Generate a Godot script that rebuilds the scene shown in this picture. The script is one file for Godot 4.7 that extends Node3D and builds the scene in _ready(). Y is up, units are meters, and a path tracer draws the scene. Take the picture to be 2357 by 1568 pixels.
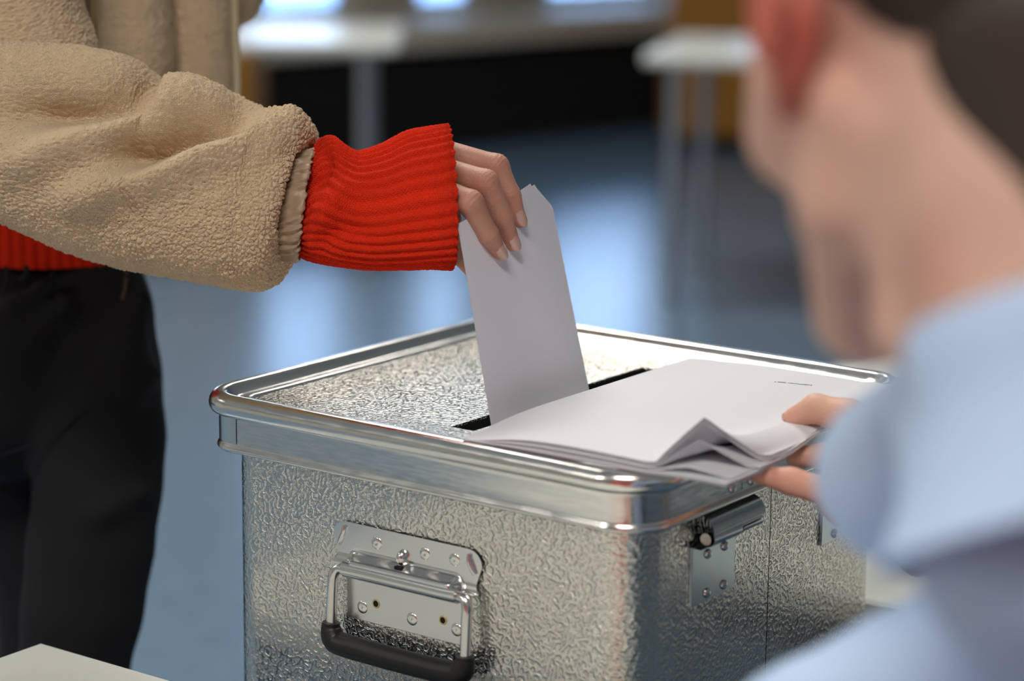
extends Node3D
# A voter slips a folded ballot into an aluminium ballot box that stands between two white tables; an official bends over it.
# The box's own frame: x = along its short (handle) side, z = along its long (hinge) side, origin at the lid's front corner.

const BOX_A := Vector3(-0.811188, 0.0, -0.584793)
const BOX_B := Vector3(0.584793, 0.0, -0.811188)
const CREST := 0.932610          # height of the lid's rim
const BASE := 0.55               # underside of the box
const LEN_B := 0.385
var origin := Vector3(0.089100, 0.0, -1.544900)
var M := {}
var used := {}

# ---------------------------------------------------------------- helpers
func bw(a: float, y: float, b: float) -> Vector3:      # box frame -> world, y counted from the rim
	return origin + BOX_A * a + BOX_B * b + Vector3(0, CREST + y, 0)

func numbered(called: String) -> String:
	if not used.has(called):
		used[called] = 0
		return called
	used[called] += 1
	return "%s_%03d" % [called, used[called]]

func tag(o, label := "", category := "", group := "", kind := ""):
	if label: o.set_meta("label", label)
	if category: o.set_meta("category", category)
	if group: o.set_meta("group", group)
	if kind: o.set_meta("kind", kind)
	return o

func thing(called: String, at := Vector3.ZERO, basis := Basis.IDENTITY) -> Node3D:
	var o := Node3D.new()
	o.name = numbered(called)
	add_child(o)
	o.transform = Transform3D(basis, at)
	return o

func put(mesh: Mesh, called: String, m: Material, parent: Node = null) -> MeshInstance3D:
	var o := MeshInstance3D.new()
	o.mesh = mesh
	o.material_override = m
	if parent == null:
		o.name = numbered(called)
		add_child(o)
	else:
		o.name = called
		parent.add_child(o, true)
	return o

func mat(c: Color, rough := 0.7, metal := 0.0, spec := 0.5) -> StandardMaterial3D:
	var m := StandardMaterial3D.new()
	m.albedo_color = c
	m.roughness = rough
	m.metallic = metal
	m.metallic_specular = spec
	return m

func noise(kind: int, freq: float, sd := 1) -> FastNoiseLite:
	var n := FastNoiseLite.new()
	n.noise_type = kind
	n.frequency = freq
	n.seed = sd
	n.fractal_type = FastNoiseLite.FRACTAL_NONE
	return n

func mesh_of(pos: PackedVector3Array, idx: PackedInt32Array, uv := PackedVector2Array(), col := PackedColorArray(), weld := PackedInt32Array()) -> ArrayMesh:
	# smooth normals from the winding; weld[i] names the vertex that i shares its normal with
	var nor := PackedVector3Array()
	nor.resize(pos.size())
	var has_weld := weld.size() == pos.size()
	for t in range(0, idx.size(), 3):
		var i := idx[t]
		var j := idx[t + 1]
		var k := idx[t + 2]
		var n := (pos[k] - pos[i]).cross(pos[j] - pos[i])
		if has_weld:
			i = weld[i]
			j = weld[j]
			k = weld[k]
		nor[i] += n
		nor[j] += n
		nor[k] += n
	if has_weld:
		for i in pos.size():
			nor[i] = nor[weld[i]]
	for i in pos.size():
		nor[i] = nor[i].normalized()
	var arr := []
	arr.resize(Mesh.ARRAY_MAX)
	arr[Mesh.ARRAY_VERTEX] = pos
	arr[Mesh.ARRAY_NORMAL] = nor
	arr[Mesh.ARRAY_INDEX] = idx
	if uv.size() == pos.size(): arr[Mesh.ARRAY_TEX_UV] = uv
	if col.size() == pos.size(): arr[Mesh.ARRAY_COLOR] = col
	var m := ArrayMesh.new()
	m.add_surface_from_arrays(Mesh.PRIMITIVE_TRIANGLES, arr)
	return m

func sheet(nu: int, nv: int, fn: Callable, loop_u := false, loop_v := false, flip := false, uvs := Vector2.ONE) -> ArrayMesh:
	# a grid of (nu+1) x (nv+1) points fn(u, v) with u, v in 0..1; loops share their seam's normals
	var pos := PackedVector3Array()
	var uv := PackedVector2Array()
	var weld := PackedInt32Array()
	var w := nv + 1
	pos.resize((nu + 1) * w)
	uv.resize(pos.size())
	weld.resize(pos.size())
	for i in nu + 1:
		for j in w:
			var k := i * w + j
			if loop_u and i == nu: pos[k] = pos[j]
			elif loop_v and j == nv: pos[k] = pos[i * w]
			else: pos[k] = fn.call(float(i) / nu, float(j) / nv)
			uv[k] = Vector2(float(i) / nu, float(j) / nv) * uvs
			weld[k] = (0 if loop_u and i == nu else i) * w + (0 if loop_v and j == nv else j)
	var idx := PackedInt32Array()
	for i in nu:
		for j in nv:
			var a := i * w + j
			var b := a + w
			if flip: idx.append_array([a, a + 1, b, b, a + 1, b + 1])
			else: idx.append_array([a, b, a + 1, b, b + 1, a + 1])
	return mesh_of(pos, idx, uv, PackedColorArray(), weld)

func join(list: Array) -> ArrayMesh:
	var st := SurfaceTool.new()
	st.begin(Mesh.PRIMITIVE_TRIANGLES)
	for m in list:
		if m is Array: st.append_from(m[0], 0, m[1])
		else: st.append_from(m, 0, Transform3D.IDENTITY)
	return st.commit()

func block(lo: Vector3, hi: Vector3, bevel := 0.003) -> ArrayMesh:
	# a box with chamfered edges
	var st := SurfaceTool.new()
	st.begin(Mesh.PRIMITIVE_TRIANGLES)
	st.set_smooth_group(-1)
	var c := (lo + hi) / 2.0
	var h := (hi - lo) / 2.0
	var d := minf(bevel, minf(h.x, minf(h.y, h.z)) * 0.45)
	var pt := func(s: Vector3, axis: int) -> Vector3:
		var q := h - Vector3.ONE * d
		q[axis] = h[axis]
		return c + s * q
	var quad := func(a: Vector3, b: Vector3, e: Vector3, f: Vector3):
		var mid := (a + b + e + f) / 4.0 - c
		if (e - a).cross(b - a).dot(mid) > 0.0:
			for v in [a, b, e, a, e, f]: st.add_vertex(v)
		else:
			for v in [a, e, b, a, f, e]: st.add_vertex(v)
	for ax in 3:
		var u := (ax + 1) % 3
		var v := (ax + 2) % 3
		for s in [-1.0, 1.0]:
			var q := []
			for k in [[-1.0, -1.0], [1.0, -1.0], [1.0, 1.0], [-1.0, 1.0]]:
				var sg := Vector3.ZERO
				sg[ax] = s
				sg[u] = k[0]
				sg[v] = k[1]
				q.append(pt.call(sg, ax))
			quad.call(q[0], q[1], q[2], q[3])
			for t in [-1.0, 1.0]:      # edge between faces ax and u
				var p := []
				for e in [-1.0, 1.0]:
					var sg := Vector3.ZERO
					sg[ax] = s
					sg[u] = t
					sg[v] = e
					p.append(pt.call(sg, ax))
					p.append(pt.call(sg, u))
				quad.call(p[0], p[1], p[3], p[2])
	for x in [-1.0, 1.0]:
		for y in [-1.0, 1.0]:
			for z in [-1.0, 1.0]:
				var s3 := Vector3(x, y, z)
				var a: Vector3 = pt.call(s3, 0)
				var b: Vector3 = pt.call(s3, 1)
				var e: Vector3 = pt.call(s3, 2)
				if (e - a).cross(b - a).dot(s3) > 0.0:
					for v in [a, b, e]: st.add_vertex(v)
				else:
					for v in [a, e, b]: st.add_vertex(v)
	st.generate_normals()
	return st.commit()

func smooth_path(pts: Array, per := 8) -> PackedVector3Array:
	var c := Curve3D.new()
	for i in pts.size():
		var t: Vector3 = (pts[mini(i + 1, pts.size() - 1)] - pts[maxi(i - 1, 0)]) / 6.0
		c.add_point(pts[i], -t, t)
	var out := PackedVector3Array()
	var n := (pts.size() - 1) * per
	for i in n + 1:
		out.append(c.samplef(float(i) / per) if i < n else pts[-1])
	return out

func tube(path, radius, sides := 12, caps := true) -> ArrayMesh:
	# round bar along path; radius a number or one per point
	var n: int = path.size()
	var pos := PackedVector3Array()
	var uv := PackedVector2Array()
	var idx := PackedInt32Array()
	var weld := PackedInt32Array()
	var side := Vector3.ZERO
	var run := 0.0
	for i in n:
		var dir: Vector3 = (path[mini(i + 1, n - 1)] - path[maxi(i - 1, 0)]).normalized()
		if i == 0: side = dir.cross(Vector3.UP if absf(dir.y) < 0.9 else Vector3.RIGHT).normalized()
		else:
			side = (side - dir * side.dot(dir)).normalized()
			run += (path[i] - path[i - 1]).length()
		var up := dir.cross(side)
		var r: float = radius if radius is float else radius[i]
		for j in sides + 1:
			var t := TAU * j / sides
			weld.append(i * (sides + 1) + (j % sides))
			pos.append(path[i] + (side * cos(t) + up * sin(t)) * r)
			uv.append(Vector2(run, float(j) / sides))
	for i in n - 1:
		for j in sides:
			var a := i * (sides + 1) + j
			var b := a + sides + 1
			idx.append_array([a, a + 1, b, b, a + 1, b + 1])
	if caps:
		for e in [0, n - 1]:
			var c := pos.size()
			pos.append(path[e])
			uv.append(Vector2.ZERO)
			weld.append(c)
			for j in sides + 1:
				pos.append(pos[e * (sides + 1) + j])
				uv.append(Vector2.ZERO)
				weld.append(c)
			for j in sides:
				if e == 0: idx.append_array([c, c + 2 + j, c + 1 + j])
				else: idx.append_array([c, c + 1 + j, c + 2 + j])
	return mesh_of(pos, idx, uv, PackedColorArray(), weld)

func lathe(profile: Array, at: Vector3, axis: Vector3, sides := 20) -> ArrayMesh:
	# profile: [radius, height] from the axis outwards; turned round axis at a point
	var s := axis.cross(Vector3.UP if absf(axis.y) < 0.9 else Vector3.RIGHT).normalized()
	var u := axis.cross(s)
	var f := func(a: float, b: float) -> Vector3:
		var q: Array = profile[roundi(b * (profile.size() - 1))]
		var t := TAU * a
		return at + axis * q[1] + (s * cos(t) + u * sin(t)) * q[0]
	return sheet(sides, profile.size() - 1, f, true, false, false)

func ball(c: Vector3, r: Vector3, basis := Basis.IDENTITY, n := 14) -> ArrayMesh:
	var f := func(a: float, b: float) -> Vector3:
		var t := TAU * a
		var p := PI * b
		return c + basis * (Vector3(sin(p) * cos(t), cos(p), sin(p) * sin(t)) * r)
	return sheet(n, n / 2, f, true, false, true)

# ---- bodies: a field of tapered capsules and ellipsoids meshed as surface nets
func field_mesh(bones: Array, cell: float, soft: float, tint = null, push = null) -> ArrayMesh:
	var lo := Vector3.INF
	var hi := -Vector3.INF
	for b in bones:
		var r: float = maxf(b[2], b[3]) if b.size() == 4 else maxf(b[1].x, maxf(b[1].y, b[1].z))
		for p in ([b[0], b[1]] if b.size() == 4 else [b[0]]):
			lo = lo.min(p - Vector3.ONE * r)
			hi = hi.max(p + Vector3.ONE * r)
	var pad := soft * 5.0 + cell * 2.0
	lo -= Vector3.ONE * pad
	hi += Vector3.ONE * pad
	var nx := int((hi.x - lo.x) / cell) + 2
	var ny := int((hi.y - lo.y) / cell) + 2
	var nz := int((hi.z - lo.z) / cell) + 2
	var acc := PackedFloat32Array()
	acc.resize(nx * ny * nz)
	var ks := 1.0 / soft
	for b in bones:
		var is_cap: bool = b.size() == 4
		var p0: Vector3 = b[0]
		var p1: Vector3 = b[1] if is_cap else b[0]
		var r0: float = b[2] if is_cap else 0.0
		var r1: float = b[3] if is_cap else 0.0
		var rad: Vector3 = Vector3.ONE if is_cap else b[1]
		var inv: Basis = Basis.IDENTITY if is_cap else (b[2] as Basis).transposed()
		var rm := maxf(r0, r1) if is_cap else maxf(rad.x, maxf(rad.y, rad.z))
		var a0 := (p0.min(p1) - Vector3.ONE * (rm + pad) - lo) / cell
		var a1 := (p0.max(p1) + Vector3.ONE * (rm + pad) - lo) / cell
		var ax := p1 - p0
		var l2 := maxf(ax.length_squared(), 1e-12)
		for i in range(maxi(0, int(a0.x)), mini(nx, int(a1.x) + 1)):
			for j in range(maxi(0, int(a0.y)), mini(ny, int(a1.y) + 1)):
				var row := (i * ny + j) * nz
				for k in range(maxi(0, int(a0.z)), mini(nz, int(a1.z) + 1)):
					var q := lo + Vector3(i, j, k) * cell - p0
					var d: float
					if is_cap:
						var t := clampf(q.dot(ax) / l2, 0.0, 1.0)
						d = (q - ax * t).length() - lerpf(r0, r1, t)
					else:
						q = inv * q
						var k0 := (q / rad).length()
						d = k0 * (k0 - 1.0) / maxf((q / (rad * rad)).length(), 1e-6)
					if d < pad: acc[row + k] += exp(-clampf(d, -0.05, pad) * ks)
	var ids := {}
	var pos := PackedVector3Array()
	var col := PackedColorArray()
	var idx := PackedInt32Array()
	var off := [0, nz, ny * nz, ny * nz + nz]
	for i in nx - 1:
		for j in ny - 1:
			var row := (i * ny + j) * nz
			for k in nz - 1:
				var c := row + k
				var n := 0
				for o in off:
					if acc[c + o] > 1.0: n += 1
					if acc[c + o + 1] > 1.0: n += 1
				if n == 0 or n == 8: continue
				var s := Vector3.ZERO
				var m := 0
				for e in 12:
					var axis := e >> 2
					var u := e & 1
					var v := (e >> 1) & 1
					var a := Vector3i(0, u, v) if axis == 0 else (Vector3i(u, 0, v) if axis == 1 else Vector3i(u, v, 0))
					var bb := a
					bb[axis] = 1
					var va := acc[c + (a.x * ny + a.y) * nz + a.z]
					var vb := acc[c + (bb.x * ny + bb.y) * nz + bb.z]
					if (va > 1.0) != (vb > 1.0):
						var fa := -log(maxf(va, 1e-30))
						var fb := -log(maxf(vb, 1e-30))
						s += Vector3(a).lerp(Vector3(bb), clampf(fa / (fa - fb), 0.0, 1.0))
						m += 1
				ids[c] = pos.size()
				pos.append(lo + (Vector3(i, j, k) + s / m) * cell)
	if push != null:
		for i in pos.size(): pos[i] = push.call(pos[i])
	var strides := [ny * nz, nz, 1]
	for c in ids:
		for axis in 3:
			var u: int = strides[(axis + 1) % 3]
			var v: int = strides[(axis + 2) % 3]
			var inside: bool = acc[c] > 1.0
			if inside == (acc[c + strides[axis]] > 1.0): continue
			if not (ids.has(c - u) and ids.has(c - v) and ids.has(c - u - v)): continue
			var q := [ids[c], ids[c - u], ids[c - u - v], ids[c - v]]
			if inside: idx.append_array([q[0], q[2], q[1], q[0], q[3], q[2]])
			else: idx.append_array([q[0], q[1], q[2], q[0], q[2], q[3]])
	if tint != null:
		for q in pos: col.append(tint.call(q))
	return mesh_of(pos, idx, PackedVector2Array(), col)

func chain(pts: Array, radii: Array) -> Array:
	var out := []
	for i in pts.size() - 1: out.append([pts[i], pts[i + 1], radii[i], radii[i + 1]])
	return out

func relief(m: StandardMaterial3D, img: Image, depth_cm: float, scale: float):
	m.heightmap_enabled = true
	m.heightmap_texture = ImageTexture.create_from_image(img)
	m.heightmap_scale = depth_cm
	m.uv1_triplanar = true
	m.uv1_scale = Vector3.ONE * scale

# ---------------------------------------------------------------- scene
func _ready():
	# camera: 85 mm lens on a 24 mm high frame, looking slightly down
	var cam := Camera3D.new()
	cam.name = "camera"
	cam.transform = Transform3D(Basis(Vector3(0.999933, 0.011322, -0.002395), Vector3(-0.011573, 0.978291, -0.206911), Vector3(-0.000000, 0.206924, 0.978357)), Vector3(0, 1.35, 0))
	var lens := CameraAttributesPhysical.new()
	lens.frustum_focal_length = 85.0
	lens.frustum_focus_distance = 1.79
	lens.exposure_aperture = 3.2
	lens.frustum_near = 0.05
	lens.frustum_far = 200.0
	cam.attributes = lens
	add_child(cam)
	cam.current = true
	var sky_mat := ProceduralSkyMaterial.new()
	sky_mat.sky_top_color = Color(0.52, 0.70, 0.95)
	sky_mat.sky_horizon_color = Color(0.82, 0.91, 1.0)
	sky_mat.ground_horizon_color = Color(0.75, 0.78, 0.82)
	sky_mat.ground_bottom_color = Color(0.5, 0.5, 0.5)
	sky_mat.sky_energy_multiplier = 1.0
	var sky := Sky.new()
	sky.sky_material = sky_mat
	var env := Environment.new()
	env.background_mode = Environment.BG_SKY
	env.sky = sky
	env.background_energy_multiplier = 6.0
	env.tonemap_mode = Environment.TONE_MAPPER_LINEAR
	env.tonemap_exposure = 1.5
	env.sdfgi_enabled = true
	env.ssao_enabled = true
	env.ssil_enabled = true
	var we := WorldEnvironment.new()
	we.environment = env
	add_child(we)
	materials()
	room()
	ballot_box()
	tables()
	papers()
	voter()
	official()
	background()

func materials():
	var t0 := Time.get_ticks_msec()
	# embossed aluminium: short wormy ridges
	var n := noise(FastNoiseLite.TYPE_SIMPLEX_SMOOTH, 0.0135, 7)
	n.fractal_type = FastNoiseLite.FRACTAL_RIDGED
	n.fractal_octaves = 2
	n.fractal_gain = 0.35
	n.domain_warp_enabled = true
	n.domain_warp_amplitude = 30.0
	n.domain_warp_frequency = 0.012
	var stucco := n.get_seamless_image(1024, 1024)
	stucco.adjust_bcs(1.0, 2.3, 1.0)        # flat ground, steep little ridges
	M.stucco = mat(Color(0.87, 0.865, 0.835), 0.14, 1.0)
	relief(M.stucco, stucco, 0.055, 9.5)
	M.alu = mat(Color(0.91, 0.905, 0.89), 0.24, 1.0)
	var sc := noise(FastNoiseLite.TYPE_SIMPLEX, 0.02, 3)
	sc.fractal_type = FastNoiseLite.FRACTAL_FBM
	sc.fractal_octaves = 5
	var rg := sc.get_seamless_image(512, 512)
	rg.adjust_bcs(1.0, 0.35, 1.0)
	M.alu.roughness = 0.42
	M.alu.roughness_texture = ImageTexture.create_from_image(rg)
	M.alu.roughness_texture_channel = BaseMaterial3D.TEXTURE_CHANNEL_RED
	M.alu.uv1_triplanar = true
	M.alu.uv1_scale = Vector3(3, 25, 3)
	M.zinc = mat(Color(0.88, 0.885, 0.88), 0.22, 1.0)
	M.zinc_blue = mat(Color(0.78, 0.83, 0.85), 0.25, 1.0)
	M.rubber = mat(Color(0.045, 0.045, 0.048), 0.45)
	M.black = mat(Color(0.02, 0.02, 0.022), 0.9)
	M.paper = mat(Color(0.90, 0.905, 0.93), 0.65)
	M.paper.backlight_enabled = true
	M.paper.backlight = Color(0.25, 0.25, 0.25)
	M.ballot = mat(Color(0.92, 0.92, 0.96), 0.65)
	M.ballot.backlight_enabled = true
	M.ballot.backlight = Color(0.4, 0.4, 0.4)
	M.ink = mat(Color(0.35, 0.35, 0.42), 0.8)
	M.laminate = mat(Color(0.86, 0.875, 0.85), 0.3)
	M.steel = mat(Color(0.72, 0.74, 0.76), 0.35, 0.9)
	M.fleece = mat(Color(0.87, 0.78, 0.65), 1.0, 0.0, 0.2)
	M.fleece.rim_enabled = true
	M.fleece.rim = 0.35
	M.fleece.rim_tint = 0.6
	var fz := noise(FastNoiseLite.TYPE_SIMPLEX, 0.08, 5)
	fz.fractal_type = FastNoiseLite.FRACTAL_FBM
	fz.fractal_octaves = 4
	var fuzz := fz.get_seamless_image(512, 512)
	relief(M.fleece, fuzz, 0.10, 22.0)
	M.nylon = mat(Color(0.66, 0.58, 0.48), 0.42)
	M.nylon_trim = mat(Color(0.74, 0.68, 0.56), 0.6)
	M.tape = mat(Color(0.45, 0.38, 0.31), 0.7)
	M.brass = mat(Color(0.80, 0.72, 0.52), 0.35, 0.6)
	M.red = mat(Color(0.90, 0.20, 0.10), 0.95, 0.0, 0.2)
	M.red.rim_enabled = true
	M.red.rim = 0.4
	M.red.rim_tint = 0.8
	var knit := Image.create(128, 128, false, Image.FORMAT_L8)
	for y in 128:
		for x in 128:
			var fx := fposmod(x / 32.0, 1.0)       # along the rib
			var fy := fposmod(y / 64.0, 1.0)
			var arm := absf(fy - 0.5) * 2.0        # V stitches
			var ph := fposmod(fx + arm * 0.55, 1.0)
			var h := pow(sin(PI * ph), 0.7) * (0.55 + 0.45 * sin(PI * clampf(arm, 0.0, 1.0)))
			knit.set_pixel(x, y, Color(h, h, h))
	M.red.heightmap_enabled = true
	M.red.heightmap_texture = ImageTexture.create_from_image(knit)
	M.red.heightmap_scale = 0.07
	M.jeans = mat(Color(0.135, 0.138, 0.152), 0.9, 0.0, 0.3)
	relief(M.jeans, fuzz, 0.02, 20.0)
	M.stitch = mat(Color(0.34, 0.28, 0.18), 0.9)
	M.skin = mat(Color(1, 1, 1), 0.5, 0.0, 0.45)
	M.skin.vertex_color_use_as_albedo = true
	M.skin.subsurf_scatter_enabled = true
	M.skin.subsurf_scatter_strength = 0.12
	var pores := noise(FastNoiseLite.TYPE_CELLULAR, 0.06, 9).get_seamless_image(256, 256)
	relief(M.skin, pores, 0.025, 32.0)
	M.nail = mat(Color(0.80, 0.64, 0.59), 0.18, 0.0, 0.7)
	M.shirt = mat(Color(0.725, 0.82, 0.945), 0.85, 0.0, 0.3)
	M.hair = mat(Color(0.20, 0.155, 0.115), 0.6)
	M.hair_brown = mat(Color(0.30, 0.20, 0.13), 0.6)
	M.trousers = mat(Color(0.07, 0.075, 0.09), 0.9)
	M.shoe = mat(Color(0.05, 0.045, 0.04), 0.5)
	M.wood = mat(Color(0.62, 0.42, 0.10), 0.5)
	var wn := noise(FastNoiseLite.TYPE_SIMPLEX, 0.01, 4)
	wn.fractal_type = FastNoiseLite.FRACTAL_FBM
	var ramp := Gradient.new()
	ramp.set_color(0, Color(0.55, 0.36, 0.07))
	ramp.set_color(1, Color(0.72, 0.50, 0.14))
	var wt := NoiseTexture2D.new()
	wt.noise = wn
	wt.seamless = true
	wt.color_ramp = ramp
	wt.width = 256
	wt.height = 256
	M.wood.albedo_color = Color.WHITE
	M.wood.albedo_texture = wt
	M.wood.uv1_triplanar = true
	M.wood.uv1_scale = Vector3(6, 0.8, 6)
	M.floor = mat(Color(0.42, 0.525, 0.615), 0.27, 0.0, 0.75)
	var fr := Gradient.new()
	fr.set_color(0, Color(0.90, 0.93, 0.96))
	fr.set_color(1, Color(1, 1, 1))
	var ft := NoiseTexture2D.new()
	var fnz := noise(FastNoiseLite.TYPE_SIMPLEX, 0.03, 12)
	fnz.fractal_type = FastNoiseLite.FRACTAL_FBM
	ft.noise = fnz
	ft.seamless = true
	ft.color_ramp = fr
	ft.width = 512
	ft.height = 512
	M.floor.albedo_texture = ft
	M.floor.uv1_triplanar = true
	M.floor.uv1_scale = Vector3.ONE * 0.7
	M.wall = mat(Color(0.84, 0.82, 0.77), 0.9)
	M.wall_far = mat(Color(0.68, 0.66, 0.60), 0.9)
	M.ceiling = mat(Color(0.92, 0.91, 0.88), 0.9)
	M.sill = mat(Color(0.80, 0.77, 0.71), 0.5)
	M.frame = mat(Color(0.75, 0.76, 0.75), 0.5)
	M.pave = mat(Color(0.80, 0.82, 0.84), 0.9)
	M.glass = mat(Color(1, 1, 1, 0.04), 0.02)
	M.glass.transparency = BaseMaterial3D.TRANSPARENCY_ALPHA
	M.lamp = mat(Color(0.95, 0.95, 0.92), 0.5)
	M.lamp.emission_enabled = true
	M.lamp.emission = Color(1.0, 0.96, 0.9)
	M.lamp.emission_energy_multiplier = 3.0
	M.blue_plastic = mat(Color(0.45, 0.60, 0.85), 0.4)
	M.red_fabric = mat(Color(0.86, 0.25, 0.20), 0.9)
	M.dark_top = mat(Color(0.16, 0.18, 0.20), 0.5)
	print("materials ", Time.get_ticks_msec() - t0)

# ---------------------------------------------------------------- the hall
const X0 := -6.5
const X1 := 6.5
const Z0 := -18.5
const Z1 := 4.5
const H := 3.2

func structure(mesh: Mesh, called: String, m: Material, parent = null):
	var o := put(mesh, called, m, parent)
	if parent == null: tag(o, "", "", "", "structure")
	return o

func room():
	structure(block(Vector3(X0 - 0.2, -0.2, Z0 - 0.2), Vector3(X1 + 0.2, 0.0, Z1 + 0.2), 0.0), "floor", M.floor)
	structure(block(Vector3(X0 - 0.2, H, Z0 - 0.2), Vector3(X1 + 0.2, H + 0.2, Z1 + 0.2), 0.0), "ceiling", M.ceiling)
	structure(block(Vector3(X0 - 0.2, 0, Z0), Vector3(X0, H, Z1), 0.0), "wall_left", M.wall)
	structure(block(Vector3(X1, 0, Z0), Vector3(X1 + 0.2, H, Z1), 0.0), "wall_right", M.wall)
	structure(block(Vector3(X0, 0, Z1), Vector3(X1, H, Z1 + 0.2), 0.0), "wall_front", M.wall)
	# ceiling lamps: recessed panels with a light of the same size just below
	for x in [-3.6, -0.4]:
		for z in [-6.6, -3.2, 0.2]:
			var t := thing("ceiling_lamp", Vector3(x, H, z))
			var fr := put(join([block(Vector3(-0.62, -0.04, -0.32), Vector3(0.62, 0.0, -0.30)), block(Vector3(-0.62, -0.04, 0.30), Vector3(0.62, 0.0, 0.32)), block(Vector3(-0.62, -0.04, -0.30), Vector3(-0.60, 0.0, 0.30)), block(Vector3(0.60, -0.04, -0.30), Vector3(0.62, 0.0, 0.30))]), "frame", M.frame, t)
			fr.position = Vector3.ZERO
			put(block(Vector3(-0.60, -0.03, -0.30), Vector3(0.60, -0.005, 0.30)), "lamp_diffuser", M.lamp, t)
			var l := AreaLight3D.new()
			l.name = "light"
			l.area_size = Vector2(1.18, 0.58)
			l.light_energy = LAMP_ENERGY
			l.light_color = Color(1.0, 0.975, 0.94)
			l.area_range = 30.0
			l.area_attenuation = 2.0
			l.shadow_enabled = true
			l.rotation = Vector3(-PI / 2, 0, 0)
			l.position = Vector3(0, -0.035, 0)
			t.add_child(l, true)
			var place := "over the far end of the hall" if z < -5 else ("above the tables" if z < -1 else "over the photographer")
			tag(t, "white recessed ceiling lamp panel " + place, "lamp", "ceiling lamps " + place)
	# window wall at the far end, set askew to the camera
	far_wall()

const LAMP_ENERGY := 2.6
# the far wall runs through these two points on the floor
const W0 := Vector3(-4.8949, 0, -6.5237)
const W1 := Vector3(6.6249, 0, -17.6275)

func far_wall():
	var dir := (W1 - W0).normalized()
	var nrm := dir.cross(Vector3.UP)          # away from the room
	if nrm.z > 0: nrm = -nrm
	var bas := Basis(dir, Vector3.UP, -nrm)   # local x along the wall, z into the room
	var len := (W1 - W0).length()
	var root := thing("wall_back", W0, bas)
	tag(root, "", "", "", "structure")
	put(block(Vector3(-2.6, 1.75, -0.10), Vector3(len + 0.5, H, 0.0), 0.0), "lintel", M.wall_far, root)
	put(block(Vector3(-2.6, 0.0, -0.25), Vector3(len + 0.5, 0.56, -0.02), 0.0), "parapet", M.wall_far, root)
	# piers between the windows; local x of the openings
	var open := WINDOWS
	var at := -2.6
	for o in open:
		put(block(Vector3(at, 0.56, -0.10), Vector3(o[0], 1.75, 0.0), 0.01), "pier", M.wall_far, root)
		at = o[1]
	put(block(Vector3(at, 0.56, -0.10), Vector3(len + 0.5, 1.75, 0.0), 0.01), "pier", M.wall_far, root)
	var k := 1
	for o in open:
		var w := thing("window_%d" % k, W0, bas)
		tag(w, "", "", "", "structure")
		k += 1
		var x0: float = o[0]
		var x1: float = o[1]
		put(join([block(Vector3(x0, 0.56, -0.10), Vector3(x1, 0.60, -0.05)), block(Vector3(x0, 1.70, -0.10), Vector3(x1, 1.75, -0.05)), block(Vector3(x0, 0.60, -0.10), Vector3(x0 + 0.05, 1.70, -0.05)), block(Vector3(x1 - 0.05, 0.60, -0.10), Vector3(x1, 1.70, -0.05))]), "window_frame", M.frame, w)
		put(block(Vector3(x0 + 0.05, 0.60, -0.08), Vector3(x1 - 0.05, 1.70, -0.07), 0.0), "pane", M.glass, w)
	structure(block(Vector3(-60, -0.4, -80), Vector3(60, -0.21, 10.0), 0.0), "ground", M.pave)
	# low window bench: pale slab on a recessed black base
	var bench := thing("window_bench", W0, bas)
	tag(bench, "long low window bench with pale slab and black base below the windows", "bench")
	put(block(Vector3(-2.2, 0.44, 0.0), Vector3(len, 0.55, 0.50), 0.008), "slab", M.sill, bench)
	put(block(Vector3(-2.2, 0.0, 0.0), Vector3(len, 0.44, 0.44), 0.004), "base", M.black, bench)

# openings of the far wall, as start and end along it
const WINDOWS := [[-2.0, -0.4], [0.2, 2.2], [2.6, 4.4], [5.20, 5.84], [6.2, 6.6], [7.02, 7.86], [8.4, 9.9], [10.3, 12.2], [12.6, 14.6]]

# ---------------------------------------------------------------- ballot box
func outline(inset: float, radius: float, per := 10) -> Array:
	# rounded rectangle of the box in plan, [point, outward normal], starting at the middle of the hinge side
	var out := []
	var a0 := inset
	var a1 := 0.40 - inset
	var b0 := inset
	var b1 := LEN_B - inset
	var mid := LEN_B / 2.0
	out.append([Vector2(a0, mid), Vector2(-1, 0)])
	for c in [[Vector2(a0 + radius, b0 + radius), PI], [Vector2(a1 - radius, b0 + radius), PI * 1.5], [Vector2(a1 - radius, b1 - radius), TAU], [Vector2(a0 + radius, b1 - radius), TAU + PI / 2]]:
		for i in per + 1:
			var t: float = c[1] + PI / 2 * i / per
			var n := Vector2(cos(t), sin(t))
			out.append([c[0] + n * radius, n])
	out.append([Vector2(a0, mid), Vector2(-1, 0)])
	return out

func sweep(path: Array, profile: Array, flip := false) -> ArrayMesh:
	# profile [offset outwards, height] carried round the outline; long straight runs get extra points
	var pts := []
	for i in path.size():
		if i > 0 and (path[i][0] - path[i - 1][0]).length() > 0.05:
			for s in range(1, 8):
				pts.append([path[i - 1][0].lerp(path[i][0], s / 8.0), path[i][1]])
		pts.append(path[i])
	var f := func(u: float, v: float) -> Vector3:
		var q: Array = pts[roundi(u * (pts.size() - 1))]
		var pr: Array = profile[roundi(v * (profile.size() - 1))]
		var at: Vector2 = q[0] + q[1] * pr[0]
		return Vector3(at.x, pr[1], at.y)
	return sheet(pts.size() - 1, profile.size() - 1, f, false, false, flip)

func dome(at: Vector3, axis: Vector3, r: float, h: float) -> ArrayMesh:
	var prof := [[0.0, h]]
	for i in range(1, 7):
		var t := PI / 2 * i / 6.0
		prof.append([r * sin(t), h * cos(t)])
	return lathe(prof, at, axis, 18)

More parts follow.
